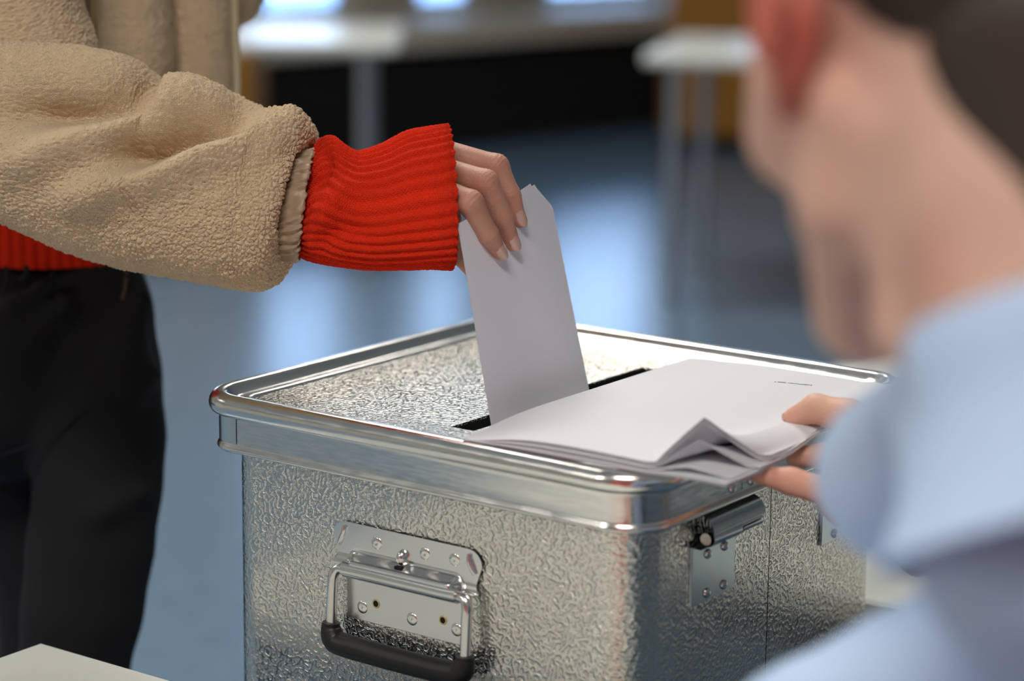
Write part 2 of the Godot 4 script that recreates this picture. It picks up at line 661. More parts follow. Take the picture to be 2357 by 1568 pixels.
func ballot_box():
	var bas := Basis(BOX_A, Vector3.UP, BOX_B)
	var box := thing("ballot_box", origin + Vector3(0, BASE, 0), bas)
	tag(box, "silver aluminium ballot box with embossed sides, handle and slotted lid", "ballot box")
	var top := CREST - BASE                 # local height of the rim
	# body: embossed sheet whose two ends meet in a joint on the hinge side
	var path := outline(0.0125, 0.030)
	path[0][0].y -= 0.0005
	path[-1][0].y += 0.0005
	var body := put(sweep(path, [[-0.004, 0.0], [0.0, 0.003], [0.0, 0.1], [0.0, 0.2], [0.0, top - 0.03]]), "body", M.stucco, box)
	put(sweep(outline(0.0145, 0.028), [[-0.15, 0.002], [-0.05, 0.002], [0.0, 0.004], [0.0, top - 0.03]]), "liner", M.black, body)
	# lid: embossed plate with a slot, framed by a pressed rim and a skirt
	var lid := Node3D.new()
	lid.name = "lid"
	box.add_child(lid)
	lid.position.y = top
	var rim_prof := [[-0.0265, -0.0085], [-0.0255, -0.0066], [-0.0225, -0.0060], [-0.0195, -0.0064], [-0.0175, -0.0072], [-0.0135, -0.0072], [-0.0105, -0.0066], [-0.0075, -0.0035], [-0.0055, -0.0010], [-0.0040, -0.0002], [-0.0020, 0.0], [0.0005, 0.0], [0.0030, -0.0005], [0.0055, -0.0022], [0.0074, -0.0050], [0.0082, -0.0082], [0.0078, -0.0115], [0.0064, -0.0142], [0.0040, -0.0160], [0.0015, -0.0166], [0.0003, -0.0168], [0.0000, -0.0172], [0.0, -0.0200], [0.0, -0.0300], [0.0, -0.0372], [0.0004, -0.0384], [0.0014, -0.0396], [0.0021, -0.0412], [0.0021, -0.0426], [0.0013, -0.0436], [-0.0010, -0.0438], [-0.0030, -0.0430], [-0.0035, -0.030]]
	put(sweep(outline(0.0, 0.034, 14), rim_prof), "rim", M.alu, lid)
	var sa0 := 0.1805
	var sa1 := 0.2010
	var sb0 := 0.0520
	var sb1 := 0.3075
	var py := -0.0078
	var e := 0.0235
	var st := []
	for r in [[e, sa0, e, LEN_B - e], [sa1, 0.40 - e, e, LEN_B - e], [sa0, sa1, e, sb0], [sa0, sa1, sb1, LEN_B - e]]:
		st.append(block(Vector3(r[0], py - 0.0018, r[2]), Vector3(r[1], py, r[3]), 0.0))
	put(join(st), "lid_plate", M.stucco, lid)
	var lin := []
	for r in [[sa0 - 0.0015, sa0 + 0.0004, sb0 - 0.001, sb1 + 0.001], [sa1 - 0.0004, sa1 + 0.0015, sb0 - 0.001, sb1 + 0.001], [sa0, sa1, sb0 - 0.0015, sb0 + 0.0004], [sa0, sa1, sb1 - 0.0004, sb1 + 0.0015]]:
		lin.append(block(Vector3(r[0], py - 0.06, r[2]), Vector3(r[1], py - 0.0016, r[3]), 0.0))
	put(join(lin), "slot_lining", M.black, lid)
	# overlapping corner plates on the skirt
	for c in 4:
		var cc: Vector2 = [Vector2(0.366, 0.034), Vector2(0.366, LEN_B - 0.034), Vector2(0.034, LEN_B - 0.034), Vector2(0.034, 0.034)][c]
		if c == 3: continue
		var f := func(u: float, v: float) -> Vector3:
			var t: float = [-PI / 2, 0.0, PI / 2, PI][c] + lerpf(-0.06, PI / 2 + 0.06, u)
			return Vector3(cc.x + cos(t) * 0.0346, lerpf(-0.0172, -0.0368, v), cc.y + sin(t) * 0.0346)
		put(sheet(16, 2, f), "corner_plate", M.zinc, lid)
	# joint of the skirt with its two rivets
	put(block(Vector3(-0.0001, -0.037, 0.1277), Vector3(0.001, -0.0175, 0.1280), 0.0), "joint", M.black, lid)
	for b in [0.1145, 0.1410]:
		put(dome(Vector3(0.0, -0.0335, b), Vector3(-1, 0, 0), 0.0036, 0.0026), "rivet", M.zinc, lid)
	handle(box, top)
	for off in [0.0, 0.1885]: hinge(box, top, off)
	for c in [Vector2(0.05, 0.05), Vector2(0.35, 0.05), Vector2(0.05, 0.335), Vector2(0.35, 0.335)]:
		put(lathe([[0.0, 0.0], [0.014, 0.0], [0.015, -0.004], [0.0, -0.004]], Vector3(c.x, 0.001, c.y), Vector3.UP), "foot", M.rubber, box)
	# stand that carries it between the tables
	var s := thing("low_stand", origin, bas)
	tag(s, "dark low stand under the ballot box between the two tables", "stand")
	put(block(Vector3(-0.02, BASE - 0.028, -0.03), Vector3(0.42, BASE - 0.003, LEN_B + 0.03), 0.004), "top", M.dark_top, s)
	for x in [0.0, 0.38]:
		for z in [-0.01, LEN_B - 0.02]:
			put(block(Vector3(x, 0.0, z), Vector3(x + 0.03, BASE - 0.028, z + 0.03), 0.003), "leg", M.dark_top, s)

func handle(box: Node3D, top: float):
	var h := Node3D.new()
	h.name = "handle"
	box.add_child(h)
	h.position = Vector3(0.2095, top, 0.0125)      # local x along the face, z into the box: outwards is -z
	var zx = M.zinc
	# pressed plate: flat flange above, ramp down to a rolled barrel, flat ears at the ends
	var rows := []
	for i in 61: rows.append(lerpf(-0.0815, -0.1150, i / 60.0))
	var half := func(y: float) -> float:
		if y > -0.0935: # rounded upper corners
			var t := clampf((y + 0.0935) / 0.0120, 0.0, 1.0)
			return 0.0685 - 0.0125 * (1.0 - sqrt(maxf(0.0, 1.0 - t * t)))
		return lerpf(0.0685, 0.0640, clampf((-0.0935 - y) / 0.012, 0.0, 1.0)) + 0.0035 * smoothstep(-0.108, -0.114, y)
	var rise := func(x: float, y: float) -> float:
		var ax := absf(x)
		var side := 1.0 - smoothstep(0.0470, 0.0560, ax + (y + 0.115) * 0.35)
		var ramp := smoothstep(-0.1020, -0.1085, y)
		var groove := -0.0012 * exp(-pow((y + 0.1045) / 0.0022, 2.0)) * side
		return 0.0022 + groove + 0.0105 * ramp * side + 0.0022 * smoothstep(-0.106, -0.113, y) * (1.0 - side)
	var f := func(u: float, v: float) -> Vector3:
		var y: float = rows[roundi(u * 60)]
		var hw: float = half.call(y)
		var x := lerpf(hw, -hw, v)
		return Vector3(x, y, -rise.call(x, y))
	put(sheet(60, 120, f, false, false, true), "pressed_plate", zx, h)
	var bar := []
	for i in 9: bar.append(Vector3(lerpf(0.0525, -0.0525, i / 8.0), -0.1150, -0.0082))
	put(tube(bar, 0.0064, 20), "barrel", zx, h)
	for s in [1.0, -1.0]:
		put(tube(smooth_path([Vector3(s * 0.0575, -0.0855, -0.0022), Vector3(s * 0.0580, -0.0900, -0.0030), Vector3(s * 0.0605, -0.0955, -0.0030), Vector3(s * 0.0625, -0.0990, -0.0022)], 6), 0.0022, 10), "rib", zx, h)
	put(ball(Vector3(0.0025, -0.0990, -0.0020), Vector3(0.0048, 0.0062, 0.0062), Basis.IDENTITY, 20), "stop_lug", zx, h)
	put(block(Vector3(-0.0010, -0.1062, -0.0092), Vector3(0.0060, -0.1045, -0.0050), 0.0005), "slit", M.black, h)
	put(block(Vector3(-0.0545, -0.1550, -0.0020), Vector3(0.0560, -0.1130, 0.0), 0.001), "back_plate", zx, h)
	# rivets with a turned dimple, and two screw holes
	for q in [[0.0273, -0.0928], [-0.0172, -0.0924], [-0.0440, -0.0918], [0.0411, -0.1446], [-0.0055, -0.1442], [-0.0461, -0.1439]]:
		var z := -0.0022 if q[1] > -0.11 else -0.0020
		put(lathe([[0.0, 0.0001], [0.0018, 0.0006], [0.0042, 0.0004], [0.0048, -0.0004]], Vector3(q[0], q[1], z - 0.0004), Vector3(0, 0, -1), 24), "rivet", M.alu, h)
	for q in [[0.0281, -0.1392], [-0.0338, -0.1392]]:
		put(lathe([[0.0, 0.0002], [0.0026, 0.0003]], Vector3(q[0], q[1], -0.0020), Vector3(0, 0, -1), 20), "screw_hole", M.black, h)
		put(lathe([[0.0024, 0.0004], [0.0032, 0.0007], [0.0036, 0.0001]], Vector3(q[0], q[1], -0.0020), Vector3(0, 0, -1), 20), "screw_rim", M.brass, h)
	# bail: steel bow with a black rubber grip
	var bow := smooth_path([Vector3(0.050, -0.1160, -0.0085), Vector3(0.058, -0.1165, -0.0090), Vector3(0.0615, -0.1215, -0.0105), Vector3(0.0620, -0.132, -0.0115), Vector3(0.0620, -0.160, -0.0130)], 8)
	put(tube(bow, 0.0040, 16), "bail", zx, h)
	var bow2 := PackedVector3Array()
	for q in bow: bow2.append(Vector3(-q.x, q.y, q.z))
	put(tube(bow2, 0.0040, 16), "bail", zx, h)
	var g := smooth_path([Vector3(0.0620, -0.1575, -0.0130), Vector3(0.0620, -0.1625, -0.0132), Vector3(0.0590, -0.1695, -0.0136), Vector3(0.0520, -0.1722, -0.0138), Vector3(0.026, -0.1728, -0.014), Vector3(0.0, -0.1730, -0.014), Vector3(-0.026, -0.1728, -0.014), Vector3(-0.0520, -0.1722, -0.0138), Vector3(-0.0590, -0.1695, -0.0136), Vector3(-0.0620, -0.1625, -0.0132), Vector3(-0.0620, -0.1575, -0.0130)], 8)
	var gr := []
	for i in g.size():
		var t := absf(2.0 * i / (g.size() - 1) - 1.0)
		gr.append(lerpf(0.0088, 0.0066, smoothstep(0.6, 1.0, t)))
	put(tube(g, gr, 20), "grip", M.rubber, h)

func hinge(box: Node3D, top: float, off: float):
	var h := Node3D.new()
	h.name = "hinge"
	box.add_child(h, true)
	h.position = Vector3(0.0125, top, off)          # outwards is -x
	var zb = M.zinc_blue
	# lower leaf: plate that rolls up round the pin
	var plate := []
	put(block(Vector3(-0.0022, -0.1145, 0.0800), Vector3(0.0, -0.0710, 0.1390), 0.0012), "leaf_plate", zb, h)
	var leaf := func(u: float, v: float) -> Vector3:
		var t := lerpf(-0.2, PI * 1.15, v)
		return Vector3(-0.0078 - 0.0062 * sin(t), -0.0655 - 0.0062 * cos(t), lerpf(0.0900, 0.1285, u))
	put(sheet(2, 16, leaf), "knuckle", zb, h)
	put(sheet(2, 12, func(u: float, v: float) -> Vector3:
		var t := lerpf(-0.2, 1.5, v)
		return Vector3(-0.0074 - 0.0060 * sin(t), -0.0650 - 0.0060 * cos(t), lerpf(0.1310, 0.1600, u))), "knuckle", zb, h)
	put(sheet(2, 2, func(u: float, v: float) -> Vector3: return Vector3(lerpf(-0.0020, -0.0085, v), lerpf(-0.0715, -0.0717, v), lerpf(0.0810, 0.1285, u))), "leaf_step", zb, h)
	put(tube([Vector3(-0.0078, -0.0655, 0.0880), Vector3(-0.0078, -0.0655, 0.16)], 0.0044, 16), "pin", M.zinc, h)
	# upper leaf: curved sheet under the skirt
	var upper := func(u: float, v: float) -> Vector3:
		var t := lerpf(0.0, 1.6, v)
		return Vector3(-0.0035 - 0.0105 * sin(t), -0.0585 + 0.0095 * cos(t) - 0.003 * v, lerpf(0.0890, 0.1605, u))
	put(sheet(2, 14, upper), "upper_leaf", zb, h)
	for q in [[0.1009, -0.0799], [0.1236, -0.0795], [0.1007, -0.1088], [0.1238, -0.1084]]:
		put(dome(Vector3(-0.0022, q[1], q[0]), Vector3(-1, 0, 0), 0.0038, 0.0026), "rivet", M.zinc, h)

# ---------------------------------------------------------------- the two white tables at the box
func table(called: String, b0: float, b1: float, label: String):
	var t := thing(called, origin, Basis(BOX_A, Vector3.UP, BOX_B))
	tag(t, label, "table", "white tables on either side of the ballot box")
	put(block(Vector3(-0.27, 0.702, b0), Vector3(0.511, 0.727, b1), 0.003), "table_top", M.laminate, t)
	for x in [-0.22, 0.476]:
		for z in [b0 + 0.06, b1 - 0.06]:
			put(tube([Vector3(x, 0.0, z), Vector3(x, 0.702, z)], 0.02, 14), "leg", M.steel, t)
	for z in [b0 + 0.05, b1 - 0.07]: put(block(Vector3(-0.22, 0.650, z), Vector3(0.476, 0.70, z + 0.02)), "apron", M.steel, t)

func tables():
	table("white_table", -1.27, -0.0664, "white table whose corner shows at the lower left of the picture")
	table("white_table", 0.425, 2.025, "white table beyond the ballot box beside the official")

# ---------------------------------------------------------------- papers
func slab(nu: int, nv: int, f: Callable, thick: float) -> ArrayMesh:
	# a sheet with a thickness: upper face, under face and the four cut edges
	var low := Vector3(0, thick, 0)
	var under := func(u: float, v: float) -> Vector3: return f.call(u, v) - low
	var list := [sheet(nu, nv, f, false, false, true), sheet(nu, nv, under)]
	list.append(sheet(nu, 1, func(u: float, v: float) -> Vector3: return f.call(u, 0.0) - low * v))
	list.append(sheet(nu, 1, func(u: float, v: float) -> Vector3: return f.call(u, 1.0) - low * v, false, false, true))
	list.append(sheet(nv, 1, func(u: float, v: float) -> Vector3: return f.call(0.0, u) - low * v, false, false, true))
	list.append(sheet(nv, 1, func(u: float, v: float) -> Vector3: return f.call(1.0, u) - low * v))
	return join(list)

func papers():
	# stack of A4 sheets lying across the rim, its near corner crumpled
	var bas := Basis(BOX_A, Vector3.UP, BOX_B)
	var n := 9
	for i in n:
		var k := float(i) / (n - 1)                    # 0 = undermost
		var rise := 0.0006 + 0.0062 * k
		var da := 0.0014 * sin(i * 2.7)
		var db := 0.0012 * cos(i * 1.9)
		var shape := func(a: float, b: float) -> Vector3:
			# where the point (a, b) of the flat sheet comes to lie
			var y: float = rise
			# sheets pinch together at the near left corner and belly up between
			var pinch := 1.0 - 0.85 * exp(-(pow((0.151 - a) / 0.035, 2.0) + pow(b / 0.05, 2.0)))
			y = 0.0010 + (y + 0.0030 * k * sin(clampf((0.151 - a) / 0.21, 0.0, 1.0) * PI)) * pinch
			# the free side is gripped by the hand: it hangs over, and its near corner is pushed in and up
			var s := clampf(-a / 0.059, 0.0, 1.0)
			var up := smoothstep(0.3, 0.62, k)
			y += (-0.0085 + 0.0035 * k) * s * s * (1.0 - smoothstep(0.05, 0.16, b))
			var push := lerpf(0.030, 0.092, up) * pow(s, 1.4) * (1.0 - clampf(b / 0.24, 0.0, 1.0))
			var tent := maxf(0.0, 1.0 - absf(s - 0.52) / 0.40)
			y += 0.029 * up * tent * exp(-maxf(0.0, b) / 0.040)
			y += 0.004 * s * smoothstep(0.03, 0.15, b)
			return Vector3(a if a > 0.0 else a * 0.74, y, b + push)
		var f := func(u: float, v: float) -> Vector3:
			return shape.call(0.151 + da - 0.21 * u, 0.001 + db + 0.302 * v)
		var o := put(slab(90, 60, f, 0.00062), "ballot_sheet", M.paper)
		o.transform = Transform3D(bas, origin + Vector3(0, CREST, 0))
		if i == n - 1:
			tag(o, "topmost white sheet of the stack with a small printed line and crumpled corner", "paper", "sheets stacked on the ballot box lid")
			# line of small print
			var rng := RandomNumberGenerator.new()
			rng.seed = 5
			var marks := []
			var a := 0.0490
			while a > 0.0212:
				var wd := rng.randf_range(0.0004, 0.0009)
				var b := 0.2570 + (0.049 - a) * 0.27
				var yy: float = shape.call(a, b).y + 0.0001
				marks.append(block(Vector3(a - wd, yy, b - rng.randf_range(0.0002, 0.0012)), Vector3(a, yy + 0.00015, b + rng.randf_range(0.0002, 0.0012)), 0.0))
				a -= wd + (0.0005 if rng.randf() < 0.85 else 0.0014)
			put(join(marks), "printed_line", M.ink, o)
		else:
			tag(o, "white sheet lying beneath the topmost one in the stack on the lid", "paper", "sheets stacked on the ballot box lid")
	# folded ballot going into the slot: two layers, upper corner turned in
	var e := BOX_B * 0.1257
	var v := BOX_A * 0.0325169 + Vector3(0, 0.1434577, 0)
	var p0 := bw(0.182, -0.006, 0.0753)
	var nrm := (BOX_A * -0.97526 + Vector3(0, 0.22106, 0)).normalized()
	var layer := func(off: float, top: Array) -> ArrayMesh:
		# top: outline of the upper edge as [s, h]; s across, h upwards; slight bow over the width
		var g := func(u: float, w: float) -> Vector3:
			var s := u
			var h := 1.0
			for i in top.size() - 1:
				if s >= top[i][0] and s <= top[i + 1][0] + 1e-6: h = lerpf(top[i][1], top[i + 1][1], (s - top[i][0]) / maxf(1e-6, top[i + 1][0] - top[i][0]))
			var hh := lerpf(-0.16, h, w)
			s = u * (1.008 - 0.052 * maxf(0.0, hh))
			return p0 + e * s + v * hh + nrm * (off + 0.0022 * sin(PI * s) * (0.4 + 0.6 * w) + 0.0008 * sin(9.0 * s + 2.0 * hh))
		return sheet(60, 40, g)
	var near := [[0.0, 1.0], [0.314, 1.045], [0.678, 1.092], [0.821, 1.117], [0.838, 1.118], [0.849, 1.100], [0.985, 1.000], [1.0, 0.975]]
	var far := [[0.0, 0.990], [0.678, 1.105], [0.800, 1.128], [0.83, 1.09], [0.99, 0.975], [1.0, 0.96]]
	var bp := put(join([layer.call(0.0006, near), layer.call(0.0003, near)]), "folded_ballot", M.ballot)
	tag(bp, "folded white ballot paper held by the voter half inside the slot", "ballot paper")
	put(layer.call(-0.0006, far), "rear_layer", M.ballot, bp)

# ---------------------------------------------------------------- the voter
func rings(sec: Array, toward := Vector3(0, 0, 1), plump := 0.85) -> Callable:
	# surface through sections [upper point, lower point, half depth]; u along, v round (0 = top, 0.25 = towards the viewer's side)
	return func(u: float, v: float) -> Vector3:
		var x := clampf(u, 0.0, 1.0) * (sec.size() - 1)
		var i := mini(int(x), sec.size() - 2)
		var t := x - i
		var a: Array = sec[maxi(i - 1, 0)]
		var b: Array = sec[i]
		var c: Array = sec[i + 1]
		var d: Array = sec[mini(i + 2, sec.size() - 1)]
		var up: Vector3 = (b[0] as Vector3).cubic_interpolate(c[0], a[0], d[0], t)
		var dn: Vector3 = (b[1] as Vector3).cubic_interpolate(c[1], a[1], d[1], t)
		var dp: float = lerpf(b[2], c[2], t)
		var h := (up - dn) / 2.0
		var f := (toward - h * toward.dot(h) / h.length_squared()).normalized()
		var th := TAU * v
		var s := cos(th)
		var k := sin(th)
		return (up + dn) / 2.0 + h * signf(s) * pow(absf(s), plump) + f * (dp * signf(k) * pow(absf(k), plump))

func spread(v: float, k: float) -> float:      # more points on the side towards v = 0.25
	return v - k * sin(TAU * (v - 0.25)) / TAU

func displaced(nu: int, nv: int, base: Callable, bump: Callable, loop_v := true, flip := false, uvs := Vector2.ONE, front := 0.0) -> ArrayMesh:
	# base surface pushed along its normals by bump(position, u, v)
	var w := nv + 1
	var p := PackedVector3Array()
	p.resize((nu + 1) * w)
	for i in nu + 1:
		for j in w: p[i * w + j] = base.call(float(i) / nu, spread(float(j % nv if loop_v else j) / nv, front))
	var sgn := 1.0 if not flip else -1.0
	var f := func(u: float, v: float) -> Vector3:
		var i := roundi(u * nu)
		var j := roundi(v * nv)
		var du := p[mini(i + 1, nu) * w + j] - p[maxi(i - 1, 0) * w + j]
		var dv: Vector3
		if loop_v: dv = p[i * w + (j + 1) % nv] - p[i * w + (j + nv - 1) % nv]
		else: dv = p[i * w + mini(j + 1, nv)] - p[i * w + maxi(j - 1, 0)]
		var q := p[i * w + j]
		return q + dv.cross(du).normalized() * (sgn * float(bump.call(q, u, spread(v, front))))
	return sheet(nu, nv, f, false, loop_v, flip, uvs)

var nub_noise: FastNoiseLite
var nub_warp: FastNoiseLite

func nubs(q: Vector3) -> float:
	# sherpa pile: round clumps about 3 mm across
	var wv := Vector3(nub_warp.get_noise_3dv(q), nub_warp.get_noise_3dv(q + Vector3(3, 1, 7)), nub_warp.get_noise_3dv(q + Vector3(9, 5, 2))) * 0.0009
	var d := nub_noise.get_noise_3dv(q + wv) + 1.0
	return 0.0031 * sqrt(maxf(d, 0.0)) + 0.0006 * nub_warp.get_noise_3dv(q * 0.35)

func crease(q: Vector3, line: Array, amp: float, width: float) -> float:
	# a fold along a polyline seen from the front: depends on the distance in the upright plane
	# it starts gently at the outline and runs out at its far end
	var best := 1e9
	var along := 0.0
	var p := Vector2(q.x, q.y)
	var n := line.size() - 1
	for i in n:
		var a := Vector2(line[i].x, line[i].y)
		var b := Vector2(line[i + 1].x, line[i + 1].y)
		var c := Geometry2D.get_closest_point_to_segment(p, a, b)
		var d := c.distance_to(p)
		if d < best:
			best = d
			along = (i + c.distance_to(a) / maxf(1e-6, a.distance_to(b))) / n
	return amp * exp(-best * best / (width * width)) * lerpf(0.25, 1.0, smoothstep(0.0, 0.25, along)) * (1.0 - smoothstep(0.72, 1.0, along))

func skin_tint(base: Vector3, spots: Array) -> Callable:
	# skin colour, ruddier round the given joints
	return func(q: Vector3) -> Color:
		var r := 0.0
		for s in spots: r += s[2] * exp(-q.distance_squared_to(s[0]) / (s[1] * s[1]))
		var n := nub_warp.get_noise_3dv(q * 0.12) * 0.05
		r = clampf(r, 0.0, 1.0)
		return Color(base.x * (1.0 + n - 0.02 * r), base.y * (1.0 + n) * (1.0 - 0.30 * r), base.z * (1.0 + n) * (1.0 - 0.30 * r))

func voter():
	var t0 := Time.get_ticks_msec()
	nub_noise = noise(FastNoiseLite.TYPE_CELLULAR, 1.0 / 0.0035, 21)
	nub_noise.cellular_distance_function = FastNoiseLite.DISTANCE_EUCLIDEAN
	nub_noise.cellular_return_type = FastNoiseLite.RETURN_DISTANCE2_SUB
	nub_noise.cellular_jitter = 0.9
	nub_warp = noise(FastNoiseLite.TYPE_SIMPLEX, 1.0 / 0.006, 8)
	var p := thing("person", Vector3(-0.42, 0, -2.14))
	tag(p, "person in beige fleece jacket, red ribbed jumper and black jeans posting a ballot", "person")
	var w := Node3D.new()          # parts are built in world coordinates
	var inv := Transform3D(Basis.IDENTITY, Vector3(0.42, 0, 2.14))
	w.free()
	# --- hand and body
	var hand := []
	var f1 := [Vector3(-0.0633, 1.0923, -1.7628), Vector3(-0.0314, 1.0841, -1.7406), Vector3(-0.0183, 1.0597, -1.7472), Vector3(-0.0102, 1.0451, -1.7559)]
	var f2 := [Vector3(-0.0632, 1.1033, -1.7856), Vector3(-0.0207, 1.0957, -1.7625), Vector3(-0.0083, 1.0699, -1.7647), Vector3(-0.0003, 1.0491, -1.7711)]
	var f3 := [Vector3(-0.0626, 1.1138, -1.8052), Vector3(-0.0133, 1.1040, -1.7898), Vector3(-0.0024, 1.0830, -1.7864), Vector3(0.0043, 1.0642, -1.7850)]
	var f4 := [Vector3(-0.0627, 1.0788, -1.7497), Vector3(-0.0468, 1.0699, -1.7520), Vector3(-0.0512, 1.0552, -1.7621), Vector3(-0.0585, 1.0488, -1.7710)]
	hand += chain(f1, [0.0105, 0.0092, 0.0076, 0.0056])
	hand += chain(f2, [0.0110, 0.0096, 0.0080, 0.0057])
	hand += chain(f3, [0.0108, 0.0092, 0.0076, 0.0056])
	hand += chain(f4, [0.0095, 0.0082, 0.0072, 0.0060])
	var thumb := [Vector3(-0.0922, 1.0706, -1.7961), Vector3(-0.0637, 1.0605, -1.7786), Vector3(-0.0438, 1.0497, -1.7625), Vector3(-0.0285, 1.0306, -1.7610)]
	hand += chain(thumb, [0.0160, 0.0130, 0.0100, 0.0072])
	var wrist := Vector3(-0.1114, 1.0878, -1.7895)
	for k in [[f1[0], 0.0150], [f2[0], 0.0165], [f3[0], 0.0125], [f4[0], 0.0130], [thumb[0], 0.0150]]:
		hand.append([wrist, k[0], 0.0200, k[1] * 0.85])
	hand.append([f1[0], f3[0], 0.0105, 0.0105])
	hand.append([f4[0], f1[0], 0.0100, 0.0105])
	for k in [f1, f2, f3]: hand.append([k[1], Vector3(0.0090, 0.0080, 0.0090), Basis.IDENTITY])
	var spots := []
	for k in [f1, f2, f3]:
		spots.append([k[1], 0.010, 0.55])
		spots.append([k[2], 0.008, 0.35])
		spots.append([k[3], 0.012, 0.65])
	# skin gathers in little folds across the knuckles
	var folds := func(q: Vector3) -> Vector3:
		for k in [f1, f2, f3]:
			for jt in [[1, 0.0075, 0.00028], [2, 0.0050, 0.00016]]:
				var c: Vector3 = k[jt[0]]
				var d := q - c
				if d.length_squared() > 0.0005: continue
				var ax: Vector3 = (k[jt[0] + 1] - k[jt[0] - 1]).normalized()
				var l := d.dot(ax)
				var rad := d - ax * l
				var back := smoothstep(0.1, 0.6, rad.normalized().dot(Vector3(0.45, 0.75, 0.45).normalized()))
				var wob := nub_warp.get_noise_3dv(q * 0.7) * 1.4
				q += rad.normalized() * (jt[2] * back * cos(TAU * l / 0.0030 + wob) * exp(-l * l / (jt[1] * jt[1])))
		return q
	var hm := field_mesh(hand, 0.0013, 0.0011, skin_tint(Vector3(0.54, 0.285, 0.205), spots), folds)
	var body := []
	var sh_r := Vector3(-0.4649, 1.4039, -2.0352)
	var elbow := Vector3(-0.3961, 1.1123, -1.8815)
	body += chain([wrist, Vector3(-0.1591, 1.0711, -1.8135), elbow, sh_r], [0.021, 0.022, 0.028, 0.030])
	var sh_l := Vector3(-0.25, 1.40, -2.32)
	body += chain([Vector3(-0.2926, 1.1265, -2.2730), Vector3(-0.2733, 1.2012, -2.3807), sh_l], [0.018, 0.022, 0.032])
	body += chain([sh_r, Vector3(-0.36, 1.44, -2.18), sh_l], [0.040, 0.045, 0.040])
	body += chain([Vector3(-0.45, 0.97, -2.21), Vector3(-0.43, 1.2, -2.23), Vector3(-0.38, 1.37, -2.22)], [0.075, 0.075, 0.07])
	body += chain([Vector3(-0.37, 1.42, -2.18), Vector3(-0.35, 1.54, -2.16)], [0.055, 0.048])
	var face := Basis(Vector3(0.64, 0, -0.77), Vector3.UP, Vector3(0.77, 0, 0.64))
	var hc := Vector3(-0.345, 1.625, -2.155)
	body.append([hc + face * Vector3(0, 0.015, -0.01), Vector3(0.072, 0.095, 0.090), face])
	body.append([hc + face * Vector3(0, -0.055, 0.03), Vector3(0.052, 0.060, 0.052), face])
	body += chain([hc + face * Vector3(0, 0.005, 0.088), hc + face * Vector3(0, -0.03, 0.104)], [0.009, 0.012])
	var bm := field_mesh(body, 0.011, 0.010, skin_tint(Vector3(0.54, 0.285, 0.205), []))
	var bo := put(join([hm, bm]), "body", M.skin, p)
	bo.transform = inv
	# nails
	var nails := [[f1, Vector3(0.30, 0.35, 0.9)], [f2, Vector3(0.42, 0.30, 0.85)], [f3, Vector3(0.55, 0.25, 0.75)]]
	for nl in nails:
		var k: Array = nl[0]
		var dir: Vector3 = (k[3] - k[2]).normalized()
		var out: Vector3 = nl[1]
		out = (out - dir * out.dot(dir)).normalized()
		var sd := dir.cross(out)
		var c: Vector3 = k[3]
		var nf := func(u: float, v: float) -> Vector3:
			var s := lerpf(-1.0, 1.0, v)
			var l := lerpf(-0.0072, 0.0050, u)
			var wd := 0.0044 * (1.0 - 0.25 * pow(absf(2.0 * u - 1.0), 4.0))
			return c + dir * (l - 0.0012 * s * s) + sd * (wd * s) + out * (0.00645 - 0.0019 * s * s - 0.06 * maxf(0.0, l))
		var no := put(join([sheet(10, 10, nf), sheet(10, 10, func(u: float, v: float) -> Vector3: return nf.call(u, v) - out * 0.0008, false, false, true)]), "fingernail", M.nail, p)
		no.transform = inv
	var hair := ball(hc + face * Vector3(0, 0.028, -0.022), Vector3(0.085, 0.098, 0.092), face, 24)
	var hair2 := ball(hc + face * Vector3(0, -0.07, -0.065), Vector3(0.070, 0.13, 0.045), face, 20)
	put(join([hair, hair2]), "hair", M.hair_brown, p).transform = inv
	for s in [-1.0, 1.0]:
		put(ball(hc + face * Vector3(s * 0.030, 0.0, 0.076), Vector3(0.011, 0.007, 0.007), face, 12), "eye", M.black, p).transform = inv
